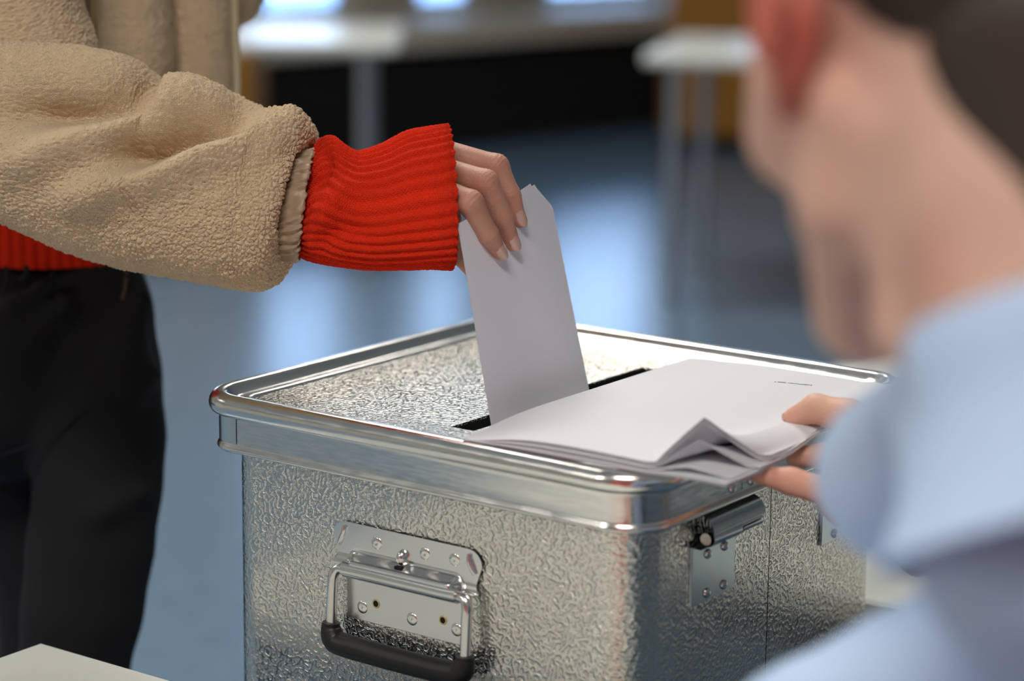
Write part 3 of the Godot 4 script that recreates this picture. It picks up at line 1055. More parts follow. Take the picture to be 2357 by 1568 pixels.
	# --- fleece sleeve: forearm, then the upper arm behind it
	var sec := [[Vector3(-0.4811, 1.2049, -1.8960), Vector3(-0.4659, 1.0756, -1.8687), 0.0600], [Vector3(-0.4356, 1.1926, -1.8883), Vector3(-0.4307, 1.0618, -1.8606), 0.0620], [Vector3(-0.4006, 1.1841, -1.8814), Vector3(-0.4024, 1.0513, -1.8533), 0.0630], [Vector3(-0.3658, 1.1823, -1.8759), Vector3(-0.3691, 1.0376, -1.8453), 0.0640], [Vector3(-0.3346, 1.1811, -1.8705), Vector3(-0.3412, 1.0273, -1.8380), 0.0640], [Vector3(-0.3004, 1.1752, -1.8662), Vector3(-0.3137, 1.0199, -1.8334), 0.0640], [Vector3(-0.2799, 1.1625, -1.8615), Vector3(-0.2932, 1.0155, -1.8304), 0.0630], [Vector3(-0.2672, 1.1495, -1.8557), Vector3(-0.2793, 1.0139, -1.8270), 0.0620], [Vector3(-0.2609, 1.1528, -1.8543), Vector3(-0.2713, 1.0131, -1.8248), 0.0620], [Vector3(-0.2450, 1.1567, -1.8500), Vector3(-0.2549, 1.0116, -1.8193), 0.0620], [Vector3(-0.2244, 1.1541, -1.8454), Vector3(-0.2377, 1.0096, -1.8148), 0.0620], [Vector3(-0.2040, 1.1463, -1.8397), Vector3(-0.2206, 1.0076, -1.8103), 0.0610], [Vector3(-0.1897, 1.1393, -1.8361), Vector3(-0.2077, 1.0061, -1.8080), 0.0600], [Vector3(-0.1805, 1.1397, -1.8362), Vector3(-0.1988, 1.0053, -1.8078), 0.0590], [Vector3(-0.1682, 1.1390, -1.8320), Vector3(-0.1897, 1.0077, -1.8042), 0.0570], [Vector3(-0.1592, 1.1336, -1.8278), Vector3(-0.1832, 1.0126, -1.8022), 0.0540], [Vector3(-0.1543, 1.1255, -1.8240), Vector3(-0.1791, 1.0194, -1.8016), 0.0500], [Vector3(-0.1535, 1.1176, -1.8213), Vector3(-0.1768, 1.0267, -1.8021), 0.0450], [Vector3(-0.1574, 1.1114, -1.8200), Vector3(-0.1749, 1.0332, -1.8035), 0.0400], [Vector3(-0.1628, 1.1085, -1.8215), Vector3(-0.1758, 1.0364, -1.8062), 0.0360]]
	var ridge_a := [Vector3(-0.2318, 1.1614, -1.7999), Vector3(-0.2577, 1.1529, -1.7981), Vector3(-0.2828, 1.1380, -1.7950), Vector3(-0.3215, 1.1217, -1.7915), Vector3(-0.3641, 1.1047, -1.7879), Vector3(-0.4158, 1.0946, -1.7858)]
	var valley_a := [Vector3(-0.2584, 1.1554, -1.7987), Vector3(-0.2803, 1.1469, -1.7969), Vector3(-0.3062, 1.1428, -1.7960), Vector3(-0.3451, 1.1430, -1.7960), Vector3(-0.4034, 1.1385, -1.7951)]
	var valley_b := [Vector3(-0.1856, 1.1442, -1.7963), Vector3(-0.2088, 1.1350, -1.7944), Vector3(-0.2392, 1.1283, -1.7929), Vector3(-0.2766, 1.1114, -1.7894), Vector3(-0.3089, 1.0974, -1.7864)]
	var ridge_b := [Vector3(-0.1700, 1.1412, -1.7957), Vector3(-0.2023, 1.1281, -1.7929), Vector3(-0.2390, 1.1118, -1.7894), Vector3(-0.2706, 1.0969, -1.7863), Vector3(-0.3184, 1.0814, -1.7830), Vector3(-0.3637, 1.0730, -1.7812)]
	var valley_c := [Vector3(-0.1600, 1.1197, -1.7911), Vector3(-0.1761, 1.1100, -1.7891), Vector3(-0.1922, 1.0971, -1.7863)]
	var pile := func(q: Vector3, u: float, v: float) -> float:
		var front := smoothstep(-0.25, 0.35, sin(TAU * v))
		var f := crease(q, ridge_a, 0.020, 0.015) + crease(q, valley_a, -0.032, 0.013) + crease(q, valley_b, -0.040, 0.013) + crease(q, ridge_b, 0.023, 0.015) + crease(q, valley_c, -0.004, 0.008)
		return nubs(q) + f * front
	var s1 := displaced(520, 540, rings(sec, Vector3(-0.22, 0, 1)), pile, true, false, Vector2.ONE, 0.45)
	var sec2 := [[Vector3(-0.4727, 1.5054, -2.0618), Vector3(-0.4530, 1.5056, -2.0618), 0.0100], [Vector3(-0.5231, 1.4940, -2.0542), Vector3(-0.4054, 1.4953, -2.0545), 0.0450], [Vector3(-0.5415, 1.4722, -2.0394), Vector3(-0.3854, 1.4739, -2.0398), 0.0620], [Vector3(-0.5284, 1.3820, -2.0152), Vector3(-0.3763, 1.3837, -2.0156), 0.0620], [Vector3(-0.5119, 1.2957, -1.9919), Vector3(-0.3637, 1.2974, -1.9922), 0.0620], [Vector3(-0.4945, 1.2309, -1.9679), Vector3(-0.3547, 1.2325, -1.9683), 0.0620], [Vector3(-0.4859, 1.2039, -1.9571), Vector3(-0.3500, 1.2054, -1.9574), 0.0620], [Vector3(-0.4810, 1.1872, -1.9485), Vector3(-0.3423, 1.1888, -1.9488), 0.0620], [Vector3(-0.4761, 1.1740, -1.9406), Vector3(-0.3381, 1.1756, -1.9409), 0.0600], [Vector3(-0.4723, 1.1536, -1.9363), Vector3(-0.3417, 1.1534, -1.9362), 0.0550], [Vector3(-0.4649, 1.1094, -1.9269), Vector3(-0.3603, 1.1105, -1.9272), 0.0400]]
	var s2 := displaced(300, 280, rings(sec2), func(q: Vector3, _u: float, _v: float) -> float: return nubs(q), true, true)
	put(join([s1, s2]), "jacket_sleeve", M.fleece, p).transform = inv
	# --- nylon cuff band
	var band := rings([[Vector3(-0.1696, 1.1104, -1.8239), Vector3(-0.1812, 1.0311, -1.8071), 0.0360], [Vector3(-0.1628, 1.1121, -1.8222), Vector3(-0.1757, 1.0293, -1.8047), 0.0380], [Vector3(-0.1567, 1.1121, -1.8202), Vector3(-0.1689, 1.0287, -1.8025), 0.0380], [Vector3(-0.1513, 1.1114, -1.8180), Vector3(-0.1628, 1.0292, -1.8006), 0.0370], [Vector3(-0.1503, 1.1092, -1.8175), Vector3(-0.1619, 1.0311, -1.8010), 0.0340], [Vector3(-0.1558, 1.1059, -1.8168), Vector3(-0.1662, 1.0356, -1.8019), 0.0310]])
	var wr := noise(FastNoiseLite.TYPE_SIMPLEX, 1.0, 31)
	var bf := displaced(40, 200, band, func(q: Vector3, u: float, v: float) -> float: return 0.0016 * wr.get_noise_2d(v * 46.0 + u * 2.2, u * 1.4) + 0.0006 * wr.get_noise_2d(v * 120.0, u * 3.0))
	put(bf, "jacket_cuff", M.nylon, p).transform = inv
	# --- ribbed jumper cuff
	var cuff := [[Vector3(-0.1551, 1.1027, -1.8161), Vector3(-0.1649, 1.0372, -1.8023), 0.0280], [Vector3(-0.1487, 1.1155, -1.8148), Vector3(-0.1589, 1.0331, -1.7973), 0.0330], [Vector3(-0.1435, 1.1206, -1.8117), Vector3(-0.1549, 1.0323, -1.7931), 0.0360], [Vector3(-0.1367, 1.1218, -1.8079), Vector3(-0.1487, 1.0314, -1.7888), 0.0370], [Vector3(-0.1268, 1.1151, -1.8024), Vector3(-0.1398, 1.0306, -1.7845), 0.0360], [Vector3(-0.1164, 1.1122, -1.7977), Vector3(-0.1265, 1.0296, -1.7802), 0.0360], [Vector3(-0.0986, 1.1184, -1.7939), Vector3(-0.1073, 1.0288, -1.7749), 0.0370], [Vector3(-0.0806, 1.1283, -1.7899), Vector3(-0.0843, 1.0301, -1.7691), 0.0380], [Vector3(-0.0642, 1.1324, -1.7846), Vector3(-0.0621, 1.0320, -1.7634), 0.0380], [Vector3(-0.0544, 1.1345, -1.7810), Vector3(-0.0510, 1.0325, -1.7594), 0.0380], [Vector3(-0.0505, 1.1351, -1.7790), Vector3(-0.0451, 1.0327, -1.7574), 0.0380], [Vector3(-0.0512, 1.1332, -1.7786), Vector3(-0.0458, 1.0345, -1.7578), 0.0345], [Vector3(-0.0641, 1.1284, -1.7827), Vector3(-0.0631, 1.0369, -1.7634), 0.0330], [Vector3(-0.0919, 1.1157, -1.7903), Vector3(-0.0910, 1.0396, -1.7742), 0.0300]]
	var k1 := [Vector3(-0.1422, 1.1199, -1.7912), Vector3(-0.1385, 1.1066, -1.7883), Vector3(-0.1429, 1.0945, -1.7858), Vector3(-0.1548, 1.0849, -1.7837)]
	var k2 := [Vector3(-0.1047, 1.0981, -1.7866), Vector3(-0.1240, 1.0884, -1.7845), Vector3(-0.1394, 1.0724, -1.7811), Vector3(-0.1521, 1.0516, -1.7767), Vector3(-0.1592, 1.0452, -1.7754)]
	var k3 := [Vector3(-0.1010, 1.0601, -1.7785), Vector3(-0.1237, 1.0624, -1.7790), Vector3(-0.1392, 1.0565, -1.7777), Vector3(-0.1510, 1.0421, -1.7747)]
	var rib := func(q: Vector3, u: float, v: float) -> float:
		var front := smoothstep(-0.1, 0.4, sin(TAU * v))
		var end := smoothstep(0.0, 0.2, u)
		var inner := 1.0 if u < 0.78 else 0.3
		var r := 0.0021 * pow(0.5 + 0.5 * cos(TAU * (v * 36.0 + 0.25 * sin(u * 9.0))), 0.8) * inner
		return r + (crease(q, k1, -0.007, 0.006) + crease(q, k2, 0.006, 0.009) + crease(q, k3, -0.006, 0.008)) * front * (0.4 + 0.6 * end) + 0.0003 * nub_warp.get_noise_3dv(q * 3.0)
	put(displaced(220, 620, rings(cuff, Vector3(0.16, 0, 1)), rib, true, false, Vector2(22, 72)), "jumper_cuff", M.red, p).transform = inv
	# --- open jacket: two front panels, zip, far sleeve, back
	var flat := func(q: Vector3, _u: float, _v: float) -> float: return nubs(q)
	var pan1 := displaced(330, 180, rings([[Vector3(-0.3937, 1.4843, -2.2055), Vector3(-0.3246, 1.4850, -2.2057), 0.0450], [Vector3(-0.3882, 1.3492, -2.1770), Vector3(-0.3173, 1.3500, -2.1771), 0.0480], [Vector3(-0.3800, 1.2445, -2.1497), Vector3(-0.3088, 1.2453, -2.1499), 0.0500], [Vector3(-0.3755, 1.1999, -2.1352), Vector3(-0.3052, 1.2007, -2.1353), 0.0500], [Vector3(-0.3734, 1.1630, -2.1222), Vector3(-0.3010, 1.1638, -2.1224), 0.0500], [Vector3(-0.3731, 1.1369, -2.1167), Vector3(-0.3022, 1.1359, -2.1165), 0.0480], [Vector3(-0.3728, 1.1109, -2.1112), Vector3(-0.3103, 1.1097, -2.1110), 0.0460], [Vector3(-0.3724, 1.0773, -2.1041), Vector3(-0.3252, 1.0779, -2.1042), 0.0400]]), flat, true, true)
	var pan2 := displaced(330, 180, rings([[Vector3(-0.3432, 1.4894, -2.2781), Vector3(-0.2759, 1.4901, -2.2783), 0.0500], [Vector3(-0.3336, 1.3499, -2.2487), Vector3(-0.2683, 1.3507, -2.2488), 0.0500], [Vector3(-0.3244, 1.1957, -2.2058), Vector3(-0.2581, 1.1964, -2.2060), 0.0500], [Vector3(-0.3220, 1.1537, -2.1918), Vector3(-0.2551, 1.1545, -2.1920), 0.0500], [Vector3(-0.3199, 1.1114, -2.1829), Vector3(-0.2538, 1.1121, -2.1830), 0.0500], [Vector3(-0.3194, 1.0690, -2.1739), Vector3(-0.2572, 1.0697, -2.1741), 0.0500]]), flat, true, true)
	var far := displaced(170, 120, rings([[Vector3(-0.3261, 1.4171, -2.4366), Vector3(-0.2365, 1.4181, -2.4368), 0.0500], [Vector3(-0.3144, 1.2673, -2.3947), Vector3(-0.2337, 1.2682, -2.3949), 0.0500], [Vector3(-0.2997, 1.2098, -2.3723), Vector3(-0.2396, 1.2063, -2.3716), 0.0450], [Vector3(-0.2897, 1.1858, -2.3570), Vector3(-0.2451, 1.1863, -2.3571), 0.0400], [Vector3(-0.2811, 1.1694, -2.3536), Vector3(-0.2537, 1.1705, -2.3538), 0.0300], [Vector3(-0.2726, 1.1629, -2.3522), Vector3(-0.2642, 1.1630, -2.3522), 0.0120]]), flat, true, true)
	var back := field_mesh([[Vector3(-0.45, 1.02, -2.24), Vector3(-0.43, 1.25, -2.25), 0.125, 0.125], [Vector3(-0.43, 1.25, -2.25), Vector3(-0.40, 1.36, -2.24), 0.125, 0.09], [sh_r, sh_l, 0.062, 0.062]], 0.012, 0.02)
	put(join([pan1, pan2, far, back]), "jacket_body", M.fleece, p).transform = inv
	put(tube(smooth_path([Vector3(-0.2585, 1.4630, -2.1959), Vector3(-0.2524, 1.3134, -2.1592), Vector3(-0.2477, 1.2241, -2.1352), Vector3(-0.2456, 1.1796, -2.1227), Vector3(-0.2434, 1.1426, -2.1128), Vector3(-0.2424, 1.0906, -2.1018)], 8), 0.0036, 10), "jacket_binding", M.nylon_trim, p).transform = inv
	var zt := sheet(20, 2, func(u: float, v: float) -> Vector3: return (Vector3(-0.3720, 1.3134, -2.0723)).lerp(Vector3(-0.3593, 1.1701, -2.0420), u) + Vector3(lerpf(-0.004, 0.0075, v), 0, 0.0))
	put(zt, "zip_tape", M.tape, p).transform = inv
	var teeth := []
	for i in 34:
		var c: Vector3 = (Vector3(-0.3562, 1.2600, -2.0559)).lerp(Vector3(-0.3548, 1.1734, -2.0376), i / 33.0)
		teeth.append(block(c - Vector3(0.0018, 0.0010, 0.001), c + Vector3(0.0018, 0.0009, 0.001), 0.0004))
	tag(put(join(teeth), "zip_teeth", M.brass, p), "", "", "", "stuff").transform = inv
	# --- jumper hem over the jeans
	var hem := func(u: float, v: float) -> Vector3:
		var th := TAU * v
		var rr := 0.0020 * pow(0.5 + 0.5 * cos(TAU * v * 84.0), 0.7)
		var x := -0.452 + (0.140 + rr) * cos(th)
		var z := -2.185 + (0.108 + rr) * sin(th)
		var low := 0.9755 - 0.085 * (x + 0.4571)
		return Vector3(x, low + 0.16 * (1.0 - u), z) + Vector3(0, 0.004 * sin(th * 3.0), 0)
	put(sheet(16, 672, hem, false, true, false, Vector2(18, 84)), "jumper_hem", M.red, p).transform = inv
	# --- jeans
	var j := []
	j += chain([Vector3(-0.4957, 0.9335, -2.1810), Vector3(-0.4828, 0.8986, -2.1532), Vector3(-0.4584, 0.8684, -2.1264)], [0.095, 0.105, 0.10])
	j += chain([Vector3(-0.3905, 0.9480, -2.1534), Vector3(-0.3807, 0.9211, -2.1273), Vector3(-0.3707, 0.8721, -2.0965), Vector3(-0.3622, 0.8216, -2.0756), Vector3(-0.3655, 0.7763, -2.0660), Vector3(-0.3719, 0.7235, -2.0548), Vector3(-0.3782, 0.6706, -2.0437), Vector3(-0.3907, 0.5916, -2.0372), Vector3(-0.4058, 0.3976, -2.0063), Vector3(-0.4108, 0.1637, -1.9671)], [0.052, 0.054, 0.055, 0.0525, 0.053, 0.053, 0.0505, 0.048, 0.042, 0.040])
	j += chain([Vector3(-0.4614, 0.8887, -2.2022), Vector3(-0.4521, 0.7888, -2.2015), Vector3(-0.4315, 0.6227, -2.1868), Vector3(-0.4654, 0.3592, -2.1822), Vector3(-0.4875, 0.0905, -2.1663)], [0.085, 0.080, 0.050, 0.044, 0.040])
	# drag folds from the hip towards the crotch
	j += chain([Vector3(-0.3270, 0.9418, -2.0857), Vector3(-0.3367, 0.9047, -2.0574), Vector3(-0.3592, 0.8678, -2.0394), Vector3(-0.3974, 0.8286, -2.0464)], [0.010, 0.014, 0.013, 0.008])
	j += chain([Vector3(-0.3171, 0.8804, -2.0625), Vector3(-0.3350, 0.8676, -2.0414), Vector3(-0.3758, 0.8417, -2.0338)], [0.008, 0.010, 0.007])
	j += chain([Vector3(-0.3893, 0.9421, -2.0602), Vector3(-0.4219, 0.9095, -2.0482), Vector3(-0.4605, 0.8895, -2.0491)], [0.008, 0.010, 0.008])
	j += chain([Vector3(-0.4009, 0.9642, -2.0649), Vector3(-0.4373, 0.9352, -2.0536), Vector3(-0.4760, 0.9226, -2.0561)], [0.006, 0.008, 0.006])
	j += chain([Vector3(-0.3193, 0.7838, -2.0267), Vector3(-0.3544, 0.7691, -2.0083), Vector3(-0.3871, 0.7608, -2.0218)], [0.006, 0.007, 0.006])
	var jm := field_mesh(j, 0.0070, 0.006)
	put(jm, "jeans", M.jeans, p).transform = inv
	for q in [[[Vector3(-0.3356, 0.9734, -2.0648), Vector3(-0.3366, 0.9583, -2.0595), Vector3(-0.3390, 0.9474, -2.0562)], 0.0013], [[Vector3(-0.3467, 0.9759, -2.0632), Vector3(-0.3336, 0.9659, -2.0601), Vector3(-0.3212, 0.9429, -2.0604)], 0.0010], [[Vector3(-0.4193, 0.9775, -2.0493), Vector3(-0.4203, 0.9691, -2.0454), Vector3(-0.4251, 0.9654, -2.0447)], 0.0022], [[Vector3(-0.4377, 0.9770, -2.0512), Vector3(-0.4364, 0.9652, -2.0467), Vector3(-0.4404, 0.9527, -2.0420)], 0.0016], [[Vector3(-0.3510, 0.8731, -2.0252), Vector3(-0.3732, 0.8509, -2.0204), Vector3(-0.4002, 0.8310, -2.0214), Vector3(-0.4424, 0.8146, -2.0230)], 0.0010]]:
		put(tube(smooth_path(q[0], 6), q[1], 8), "stitching", M.stitch if q[1] == 0.0013 else M.jeans, p).transform = inv
	for q in [[Vector3(-0.4108, 0.1637, -1.9671), 0.0], [Vector3(-0.4875, 0.0905, -2.1663), 0.0]]:
		var a: Vector3 = q[0]
		put(field_mesh([[Vector3(a.x - 0.02, 0.045, a.z - 0.03), Vector3(a.x + 0.10, 0.036, a.z + 0.06), 0.042, 0.035], [Vector3(a.x - 0.01, 0.05, a.z), Vector3(a.x, maxf(0.10, a.y), a.z), 0.045, 0.047]], 0.008, 0.008), "shoe", M.shoe, p).transform = inv
	print("voter ", Time.get_ticks_msec() - t0)

# ---------------------------------------------------------------- the official
func official():
	var t0 := Time.get_ticks_msec()
	var at := Vector3(0.25, 0.0, -0.78)
	var p := thing("person", at)
	var inv := Transform3D(Basis.IDENTITY, -at)
	tag(p, "person in pale blue shirt with short dark hair holding the paper stack", "person")
	# head: forward, left and up axes
	var fwd := Vector3(-0.37, -0.30, -0.87).normalized()
	var rt := fwd.cross(Vector3.UP).normalized()
	var up := rt.cross(fwd)
	var hb := Basis(rt, up, -fwd)                    # local x right, y up, -z forward
	var ear := Vector3(0.1096, 1.2761, -0.9400)
	var hc := ear + rt * 0.077 + fwd * 0.008
	var L := func(x: float, y: float, z: float) -> Vector3: return hc + rt * x + up * y + fwd * z
	var b := []
	b.append([L.call(0, 0.035, -0.012), Vector3(0.075, 0.088, 0.096), hb])
	b.append([L.call(0, -0.035, 0.030), Vector3(0.060, 0.075, 0.058), hb])
	for s in [-1.0, 1.0]:
		b += chain([L.call(s * 0.060, -0.030, -0.005), L.call(s * 0.054, -0.066, 0.012), L.call(s * 0.022, -0.106, 0.068)], [0.016, 0.017, 0.017])
		b += chain([L.call(s * 0.050, -0.010, 0.040), L.call(s * 0.045, -0.030, 0.062)], [0.022, 0.020])
	b += chain([L.call(-0.012, -0.110, 0.072), L.call(0.012, -0.110, 0.072)], [0.018, 0.018])
	b += chain([L.call(0, 0.012, 0.092), L.call(0, -0.018, 0.106), L.call(0, -0.035, 0.112)], [0.009, 0.010, 0.013])
	b += chain([L.call(-0.02, -0.068, 0.082), L.call(0.02, -0.068, 0.082)], [0.010, 0.010])
	b += chain([L.call(-0.035, 0.022, 0.078), L.call(0.035, 0.022, 0.078)], [0.012, 0.012])
	# neck leans down and back into the collar
	var nb := Vector3(0.2167, 1.1536, -0.8886)
	b += chain([L.call(0, -0.020, -0.030), L.call(0, -0.075, -0.045), nb], [0.060, 0.056, 0.060])
	b += chain([L.call(-0.052, -0.045, -0.020), L.call(-0.040, -0.12, 0.0), Vector3(0.1972, 1.1362, -0.9258)], [0.012, 0.011, 0.012])
	var hm := field_mesh(b, 0.0045, 0.0045, skin_tint(Vector3(0.68, 0.44, 0.34), [[ear, 0.035, 0.5], [Vector3(0.1555, 1.1900, -0.8861), 0.018, 0.5], [Vector3(0.1205, 1.1769, -0.9855), 0.04, 0.25]]))
	# ear: rim, fold, lobe and bowl
	var e := []
	var E := func(y: float, z: float, out: float) -> Vector3: return hc + rt * (-0.0735 - out) + up * y + fwd * z
	var rim := []
	for i in 13:
		var t := lerpf(-0.5, PI + 0.75, i / 12.0)
		rim.append(E.call(0.008 + 0.026 * sin(t), -0.004 + 0.017 * cos(t) - 0.004 * sin(t), 0.008 + 0.012 * (0.5 - 0.5 * cos(t))))
	for i in 12: e.append([rim[i], rim[i + 1], 0.0040, 0.0040])
	e += chain([rim[12], E.call(-0.020, -0.006, 0.010), E.call(-0.028, 0.002, 0.006)], [0.0042, 0.0060, 0.0065])
	e += chain([E.call(0.024, -0.002, 0.010), E.call(0.006, -0.010, 0.012), E.call(-0.012, -0.006, 0.008)], [0.0034, 0.0036, 0.0036])
	e.append([E.call(0.004, -0.004, 0.003), Vector3(0.008, 0.024, 0.016), hb])
	var em := field_mesh(e, 0.0022, 0.0016, skin_tint(Vector3(0.56, 0.20, 0.14), [[E.call(0.0, -0.008, 0.01), 0.03, 1.0]]))
	# hand on the papers: thumb above, fingers below
	var h := []
	var th := [Vector3(0.2673, 0.9376, -1.6095), Vector3(0.2362, 0.9512, -1.6379), Vector3(0.2141, 0.9551, -1.6490), Vector3(0.1993, 0.9463, -1.6558)]
	h += chain(th, [0.0170, 0.0130, 0.0098, 0.0075])
	h += chain([Vector3(0.2720, 0.9230, -1.6064), Vector3(0.2456, 0.9245, -1.6323), Vector3(0.2205, 0.9236, -1.6372), Vector3(0.1992, 0.9228, -1.6370)], [0.0115, 0.0105, 0.0092, 0.0070])
	h += chain([Vector3(0.2660, 0.8991, -1.5707), Vector3(0.2206, 0.9124, -1.5756), Vector3(0.1917, 0.9179, -1.5900), Vector3(0.1717, 0.9199, -1.5976)], [0.0115, 0.0105, 0.0090, 0.0068])
	h += chain([Vector3(0.2691, 0.8819, -1.5671), Vector3(0.2381, 0.8959, -1.5700), Vector3(0.2246, 0.8960, -1.5905), Vector3(0.2176, 0.8962, -1.6058)], [0.0110, 0.0098, 0.0085, 0.0068])
	h += chain([Vector3(0.2760, 0.8690, -1.5694), Vector3(0.2560, 0.8789, -1.5766), Vector3(0.2463, 0.8846, -1.5932), Vector3(0.2432, 0.8877, -1.6040)], [0.0100, 0.0085, 0.0075, 0.0062])
	var wr := Vector3(0.2945, 0.9436, -1.4983)
	h.append([wr, th[0], 0.024, 0.017])
	for q in [[Vector3(0.2720, 0.9230, -1.6064), 0.0125], [Vector3(0.2660, 0.8991, -1.5707), 0.0130], [Vector3(0.2691, 0.8819, -1.5671), 0.0125], [Vector3(0.2760, 0.8690, -1.5694), 0.011]]: h.append([wr, q[0], 0.022, q[1]])
	h.append([th[0], Vector3(0.2704, 0.9198, -1.5955), 0.014, 0.013])
	h.append([Vector3(0.2569, 0.9350, -1.6192), Vector3(0.2653, 0.9231, -1.6115), 0.010, 0.011])
	var gm := field_mesh(h, 0.0024, 0.0016, skin_tint(Vector3(0.71, 0.43, 0.32), [[th[3], 0.014, 0.5], [Vector3(0.1717, 0.9199, -1.5976), 0.03, 0.5], [Vector3(0.2216, 0.9190, -1.5851), 0.04, 0.5]]))
	# the resting hand
	var o := []
	var kn_ := bw(-0.190, -0.176, -0.362)
	var rw := bw(-0.255, -0.112, -0.371)
	for f in 4:
		var db := -0.030 + 0.020 * f
		var ln: float = [0.062, 0.075, 0.080, 0.072][f]
		var base := bw(-0.185, -0.184, -0.362 + db)
		o.append([rw, base, 0.022, 0.0115])
		o += chain([base, bw(-0.185 + ln * 0.5, -0.188, -0.362 + db * 1.2), bw(-0.185 + ln, -0.197, -0.362 + db * 1.3)], [0.0105, 0.0092, 0.0072])
	o += chain([bw(-0.235, -0.150, -0.345), bw(-0.195, -0.180, -0.312), bw(-0.160, -0.196, -0.298)], [0.014, 0.011, 0.0078])
	o.append([rw, bw(-0.235, -0.150, -0.345), 0.022, 0.014])
	o += chain([rw, Vector3(0.1432, 0.9348, -1.0365), Vector3(0.1870, 0.9657, -1.0226), Vector3(0.2663, 1.0218, -1.0038), nb], [0.022, 0.026, 0.028, 0.030, 0.040])
	var om := field_mesh(o, 0.0032, 0.0022, skin_tint(Vector3(0.68, 0.44, 0.34), [[kn_, 0.03, 0.3]]))
	var inner := field_mesh(chain([wr, Vector3(0.2247, 1.0146, -1.2578), Vector3(0.1835, 1.0589, -1.0832), Vector3(0.2412, 1.1612, -0.9515), nb], [0.021, 0.022, 0.024, 0.030, 0.040]), 0.009, 0.006, skin_tint(Vector3(0.60, 0.36, 0.26), []))
	put(join([hm, em, gm, inner, om]), "body", M.skin, p).transform = inv
	var tdir: Vector3 = (th[3] - th[2]).normalized()
	var tout := Vector3(-0.15, 0.9, 0.1)
	tout = (tout - tdir * tout.dot(tdir)).normalized()
	var tsd := tdir.cross(tout)
	put(sheet(8, 8, func(u: float, v: float) -> Vector3:
		var s := lerpf(-1.0, 1.0, v)
		return th[3] + tdir * lerpf(-0.007, 0.006, u) + tsd * (0.0058 * s) + tout * (0.0079 - 0.003 * s * s - 0.002 * u)), "thumbnail", M.nail, p).transform = inv
	for s in [-1.0, 1.0]:
		put(ball(L.call(s * 0.031, 0.002, 0.078), Vector3(0.012, 0.008, 0.009), hb, 12), "eye", M.black, p).transform = inv
	# hair: a cap over the skull that ends at the hairline
	var hn := noise(FastNoiseLite.TYPE_SIMPLEX, 1.0 / 0.004, 3)
	var cap := func(u: float, v: float) -> Vector3:
		var az := TAU * u                                # 0 = forward
		var g := absf(wrapf(az, -PI, PI)) * 180.0 / PI
		var low := PI * (lerpf(0.30, 0.46, smoothstep(20.0, 85.0, g)) + 0.14 * smoothstep(85.0, 104.0, g) + 0.24 * smoothstep(102.0, 126.0, g))
		var po := v * low
		var d := Vector3(sin(po) * sin(az), cos(po), sin(po) * cos(az))
		var thick := 0.010 * (1.0 - 0.75 * smoothstep(0.75, 1.0, v)) * (1.0 - 0.5 * smoothstep(0.30, 0.60, po / PI))
		var q: Vector3 = L.call(d.x * (0.0755 + thick), 0.035 + d.y * (0.0885 + thick), -0.012 + d.z * (0.0965 + thick))
		return q + (q - hc).normalized() * (0.0018 * hn.get_noise_3dv(q))
	var nape := field_mesh([[L.call(0, -0.020, -0.060), L.call(0, -0.085, -0.066), 0.055, 0.046]], 0.006, 0.004)
	put(join([sheet(160, 70, cap, true, false, false), nape]), "hair", M.hair, p).transform = inv
	# shirt
	var s := []
	var sh := Vector3(0.2387, 1.1632, -0.9417)
	var el := Vector3(0.1821, 1.0589, -1.0832)
	s += chain([sh, Vector3(0.2103, 1.1178, -1.0139), el], [0.046, 0.038, 0.0375])
	s += chain([el, Vector3(0.2247, 1.0146, -1.2578), Vector3(0.2715, 0.9618, -1.4511)], [0.0375, 0.034, 0.029])
	var sh2 := nb + rt * 0.16 + Vector3(0.02, -0.075, 0.02)
	s += chain([sh, nb + Vector3(0.03, -0.055, 0.0), sh2], [0.050, 0.082, 0.070])
	s += chain([nb + Vector3(0, -0.05, 0.02), Vector3(0.2077, 1.1162, -0.9727)], [0.070, 0.050])
	var hip := Vector3(0.34, 0.56, -0.76)
	s += chain([nb + Vector3(0.08, -0.10, 0.02), Vector3(0.34, 0.86, -0.80), hip], [0.100, 0.115, 0.130])
	# the other arm comes down to rest its hand on the table
	var w2 := bw(-0.262, -0.105, -0.372)
	s += chain([sh2, Vector3(0.2694, 1.0618, -0.9816), Vector3(0.2663, 1.0218, -1.0038), Vector3(0.1870, 0.9657, -1.0226), Vector3(0.1432, 0.9348, -1.0365), w2], [0.058, 0.045, 0.048, 0.045, 0.045, 0.032])
	put(field_mesh(s, 0.0085, 0.006), "shirt", M.shirt, p).transform = inv
	var collar := func(u: float, v: float) -> Vector3:
		var a := TAU * u
		var ax: Vector3 = (L.call(0, -0.075, -0.045) - nb).normalized()
		var sx := ax.cross(fwd).normalized()
		var sy := ax.cross(sx)
		var r := 0.064 + 0.003 * sin(PI * minf(1.0, v * 3.0)) + 0.030 * v * v
		return nb + ax * (0.026 - 0.085 * v) + (sx * cos(a) + sy * sin(a)) * r
	put(sheet(48, 8, collar, true), "collar", M.shirt, p).transform = inv
	# trousers, shoes
	var tr := []
	var kn := hip + Vector3(-0.36, -0.05, -0.20)
	var kn2 := hip + Vector3(-0.22, -0.05, -0.42)
	tr += chain([hip + Vector3(-0.03, -0.04, 0.08), kn, Vector3(kn.x + 0.02, 0.1, kn.z)], [0.095, 0.065, 0.05])
	tr += chain([hip + Vector3(0.08, -0.04, -0.09), kn2, Vector3(kn2.x + 0.02, 0.1, kn2.z)], [0.095, 0.065, 0.05])
	put(field_mesh(tr, 0.012, 0.012), "trousers", M.trousers, p).transform = inv
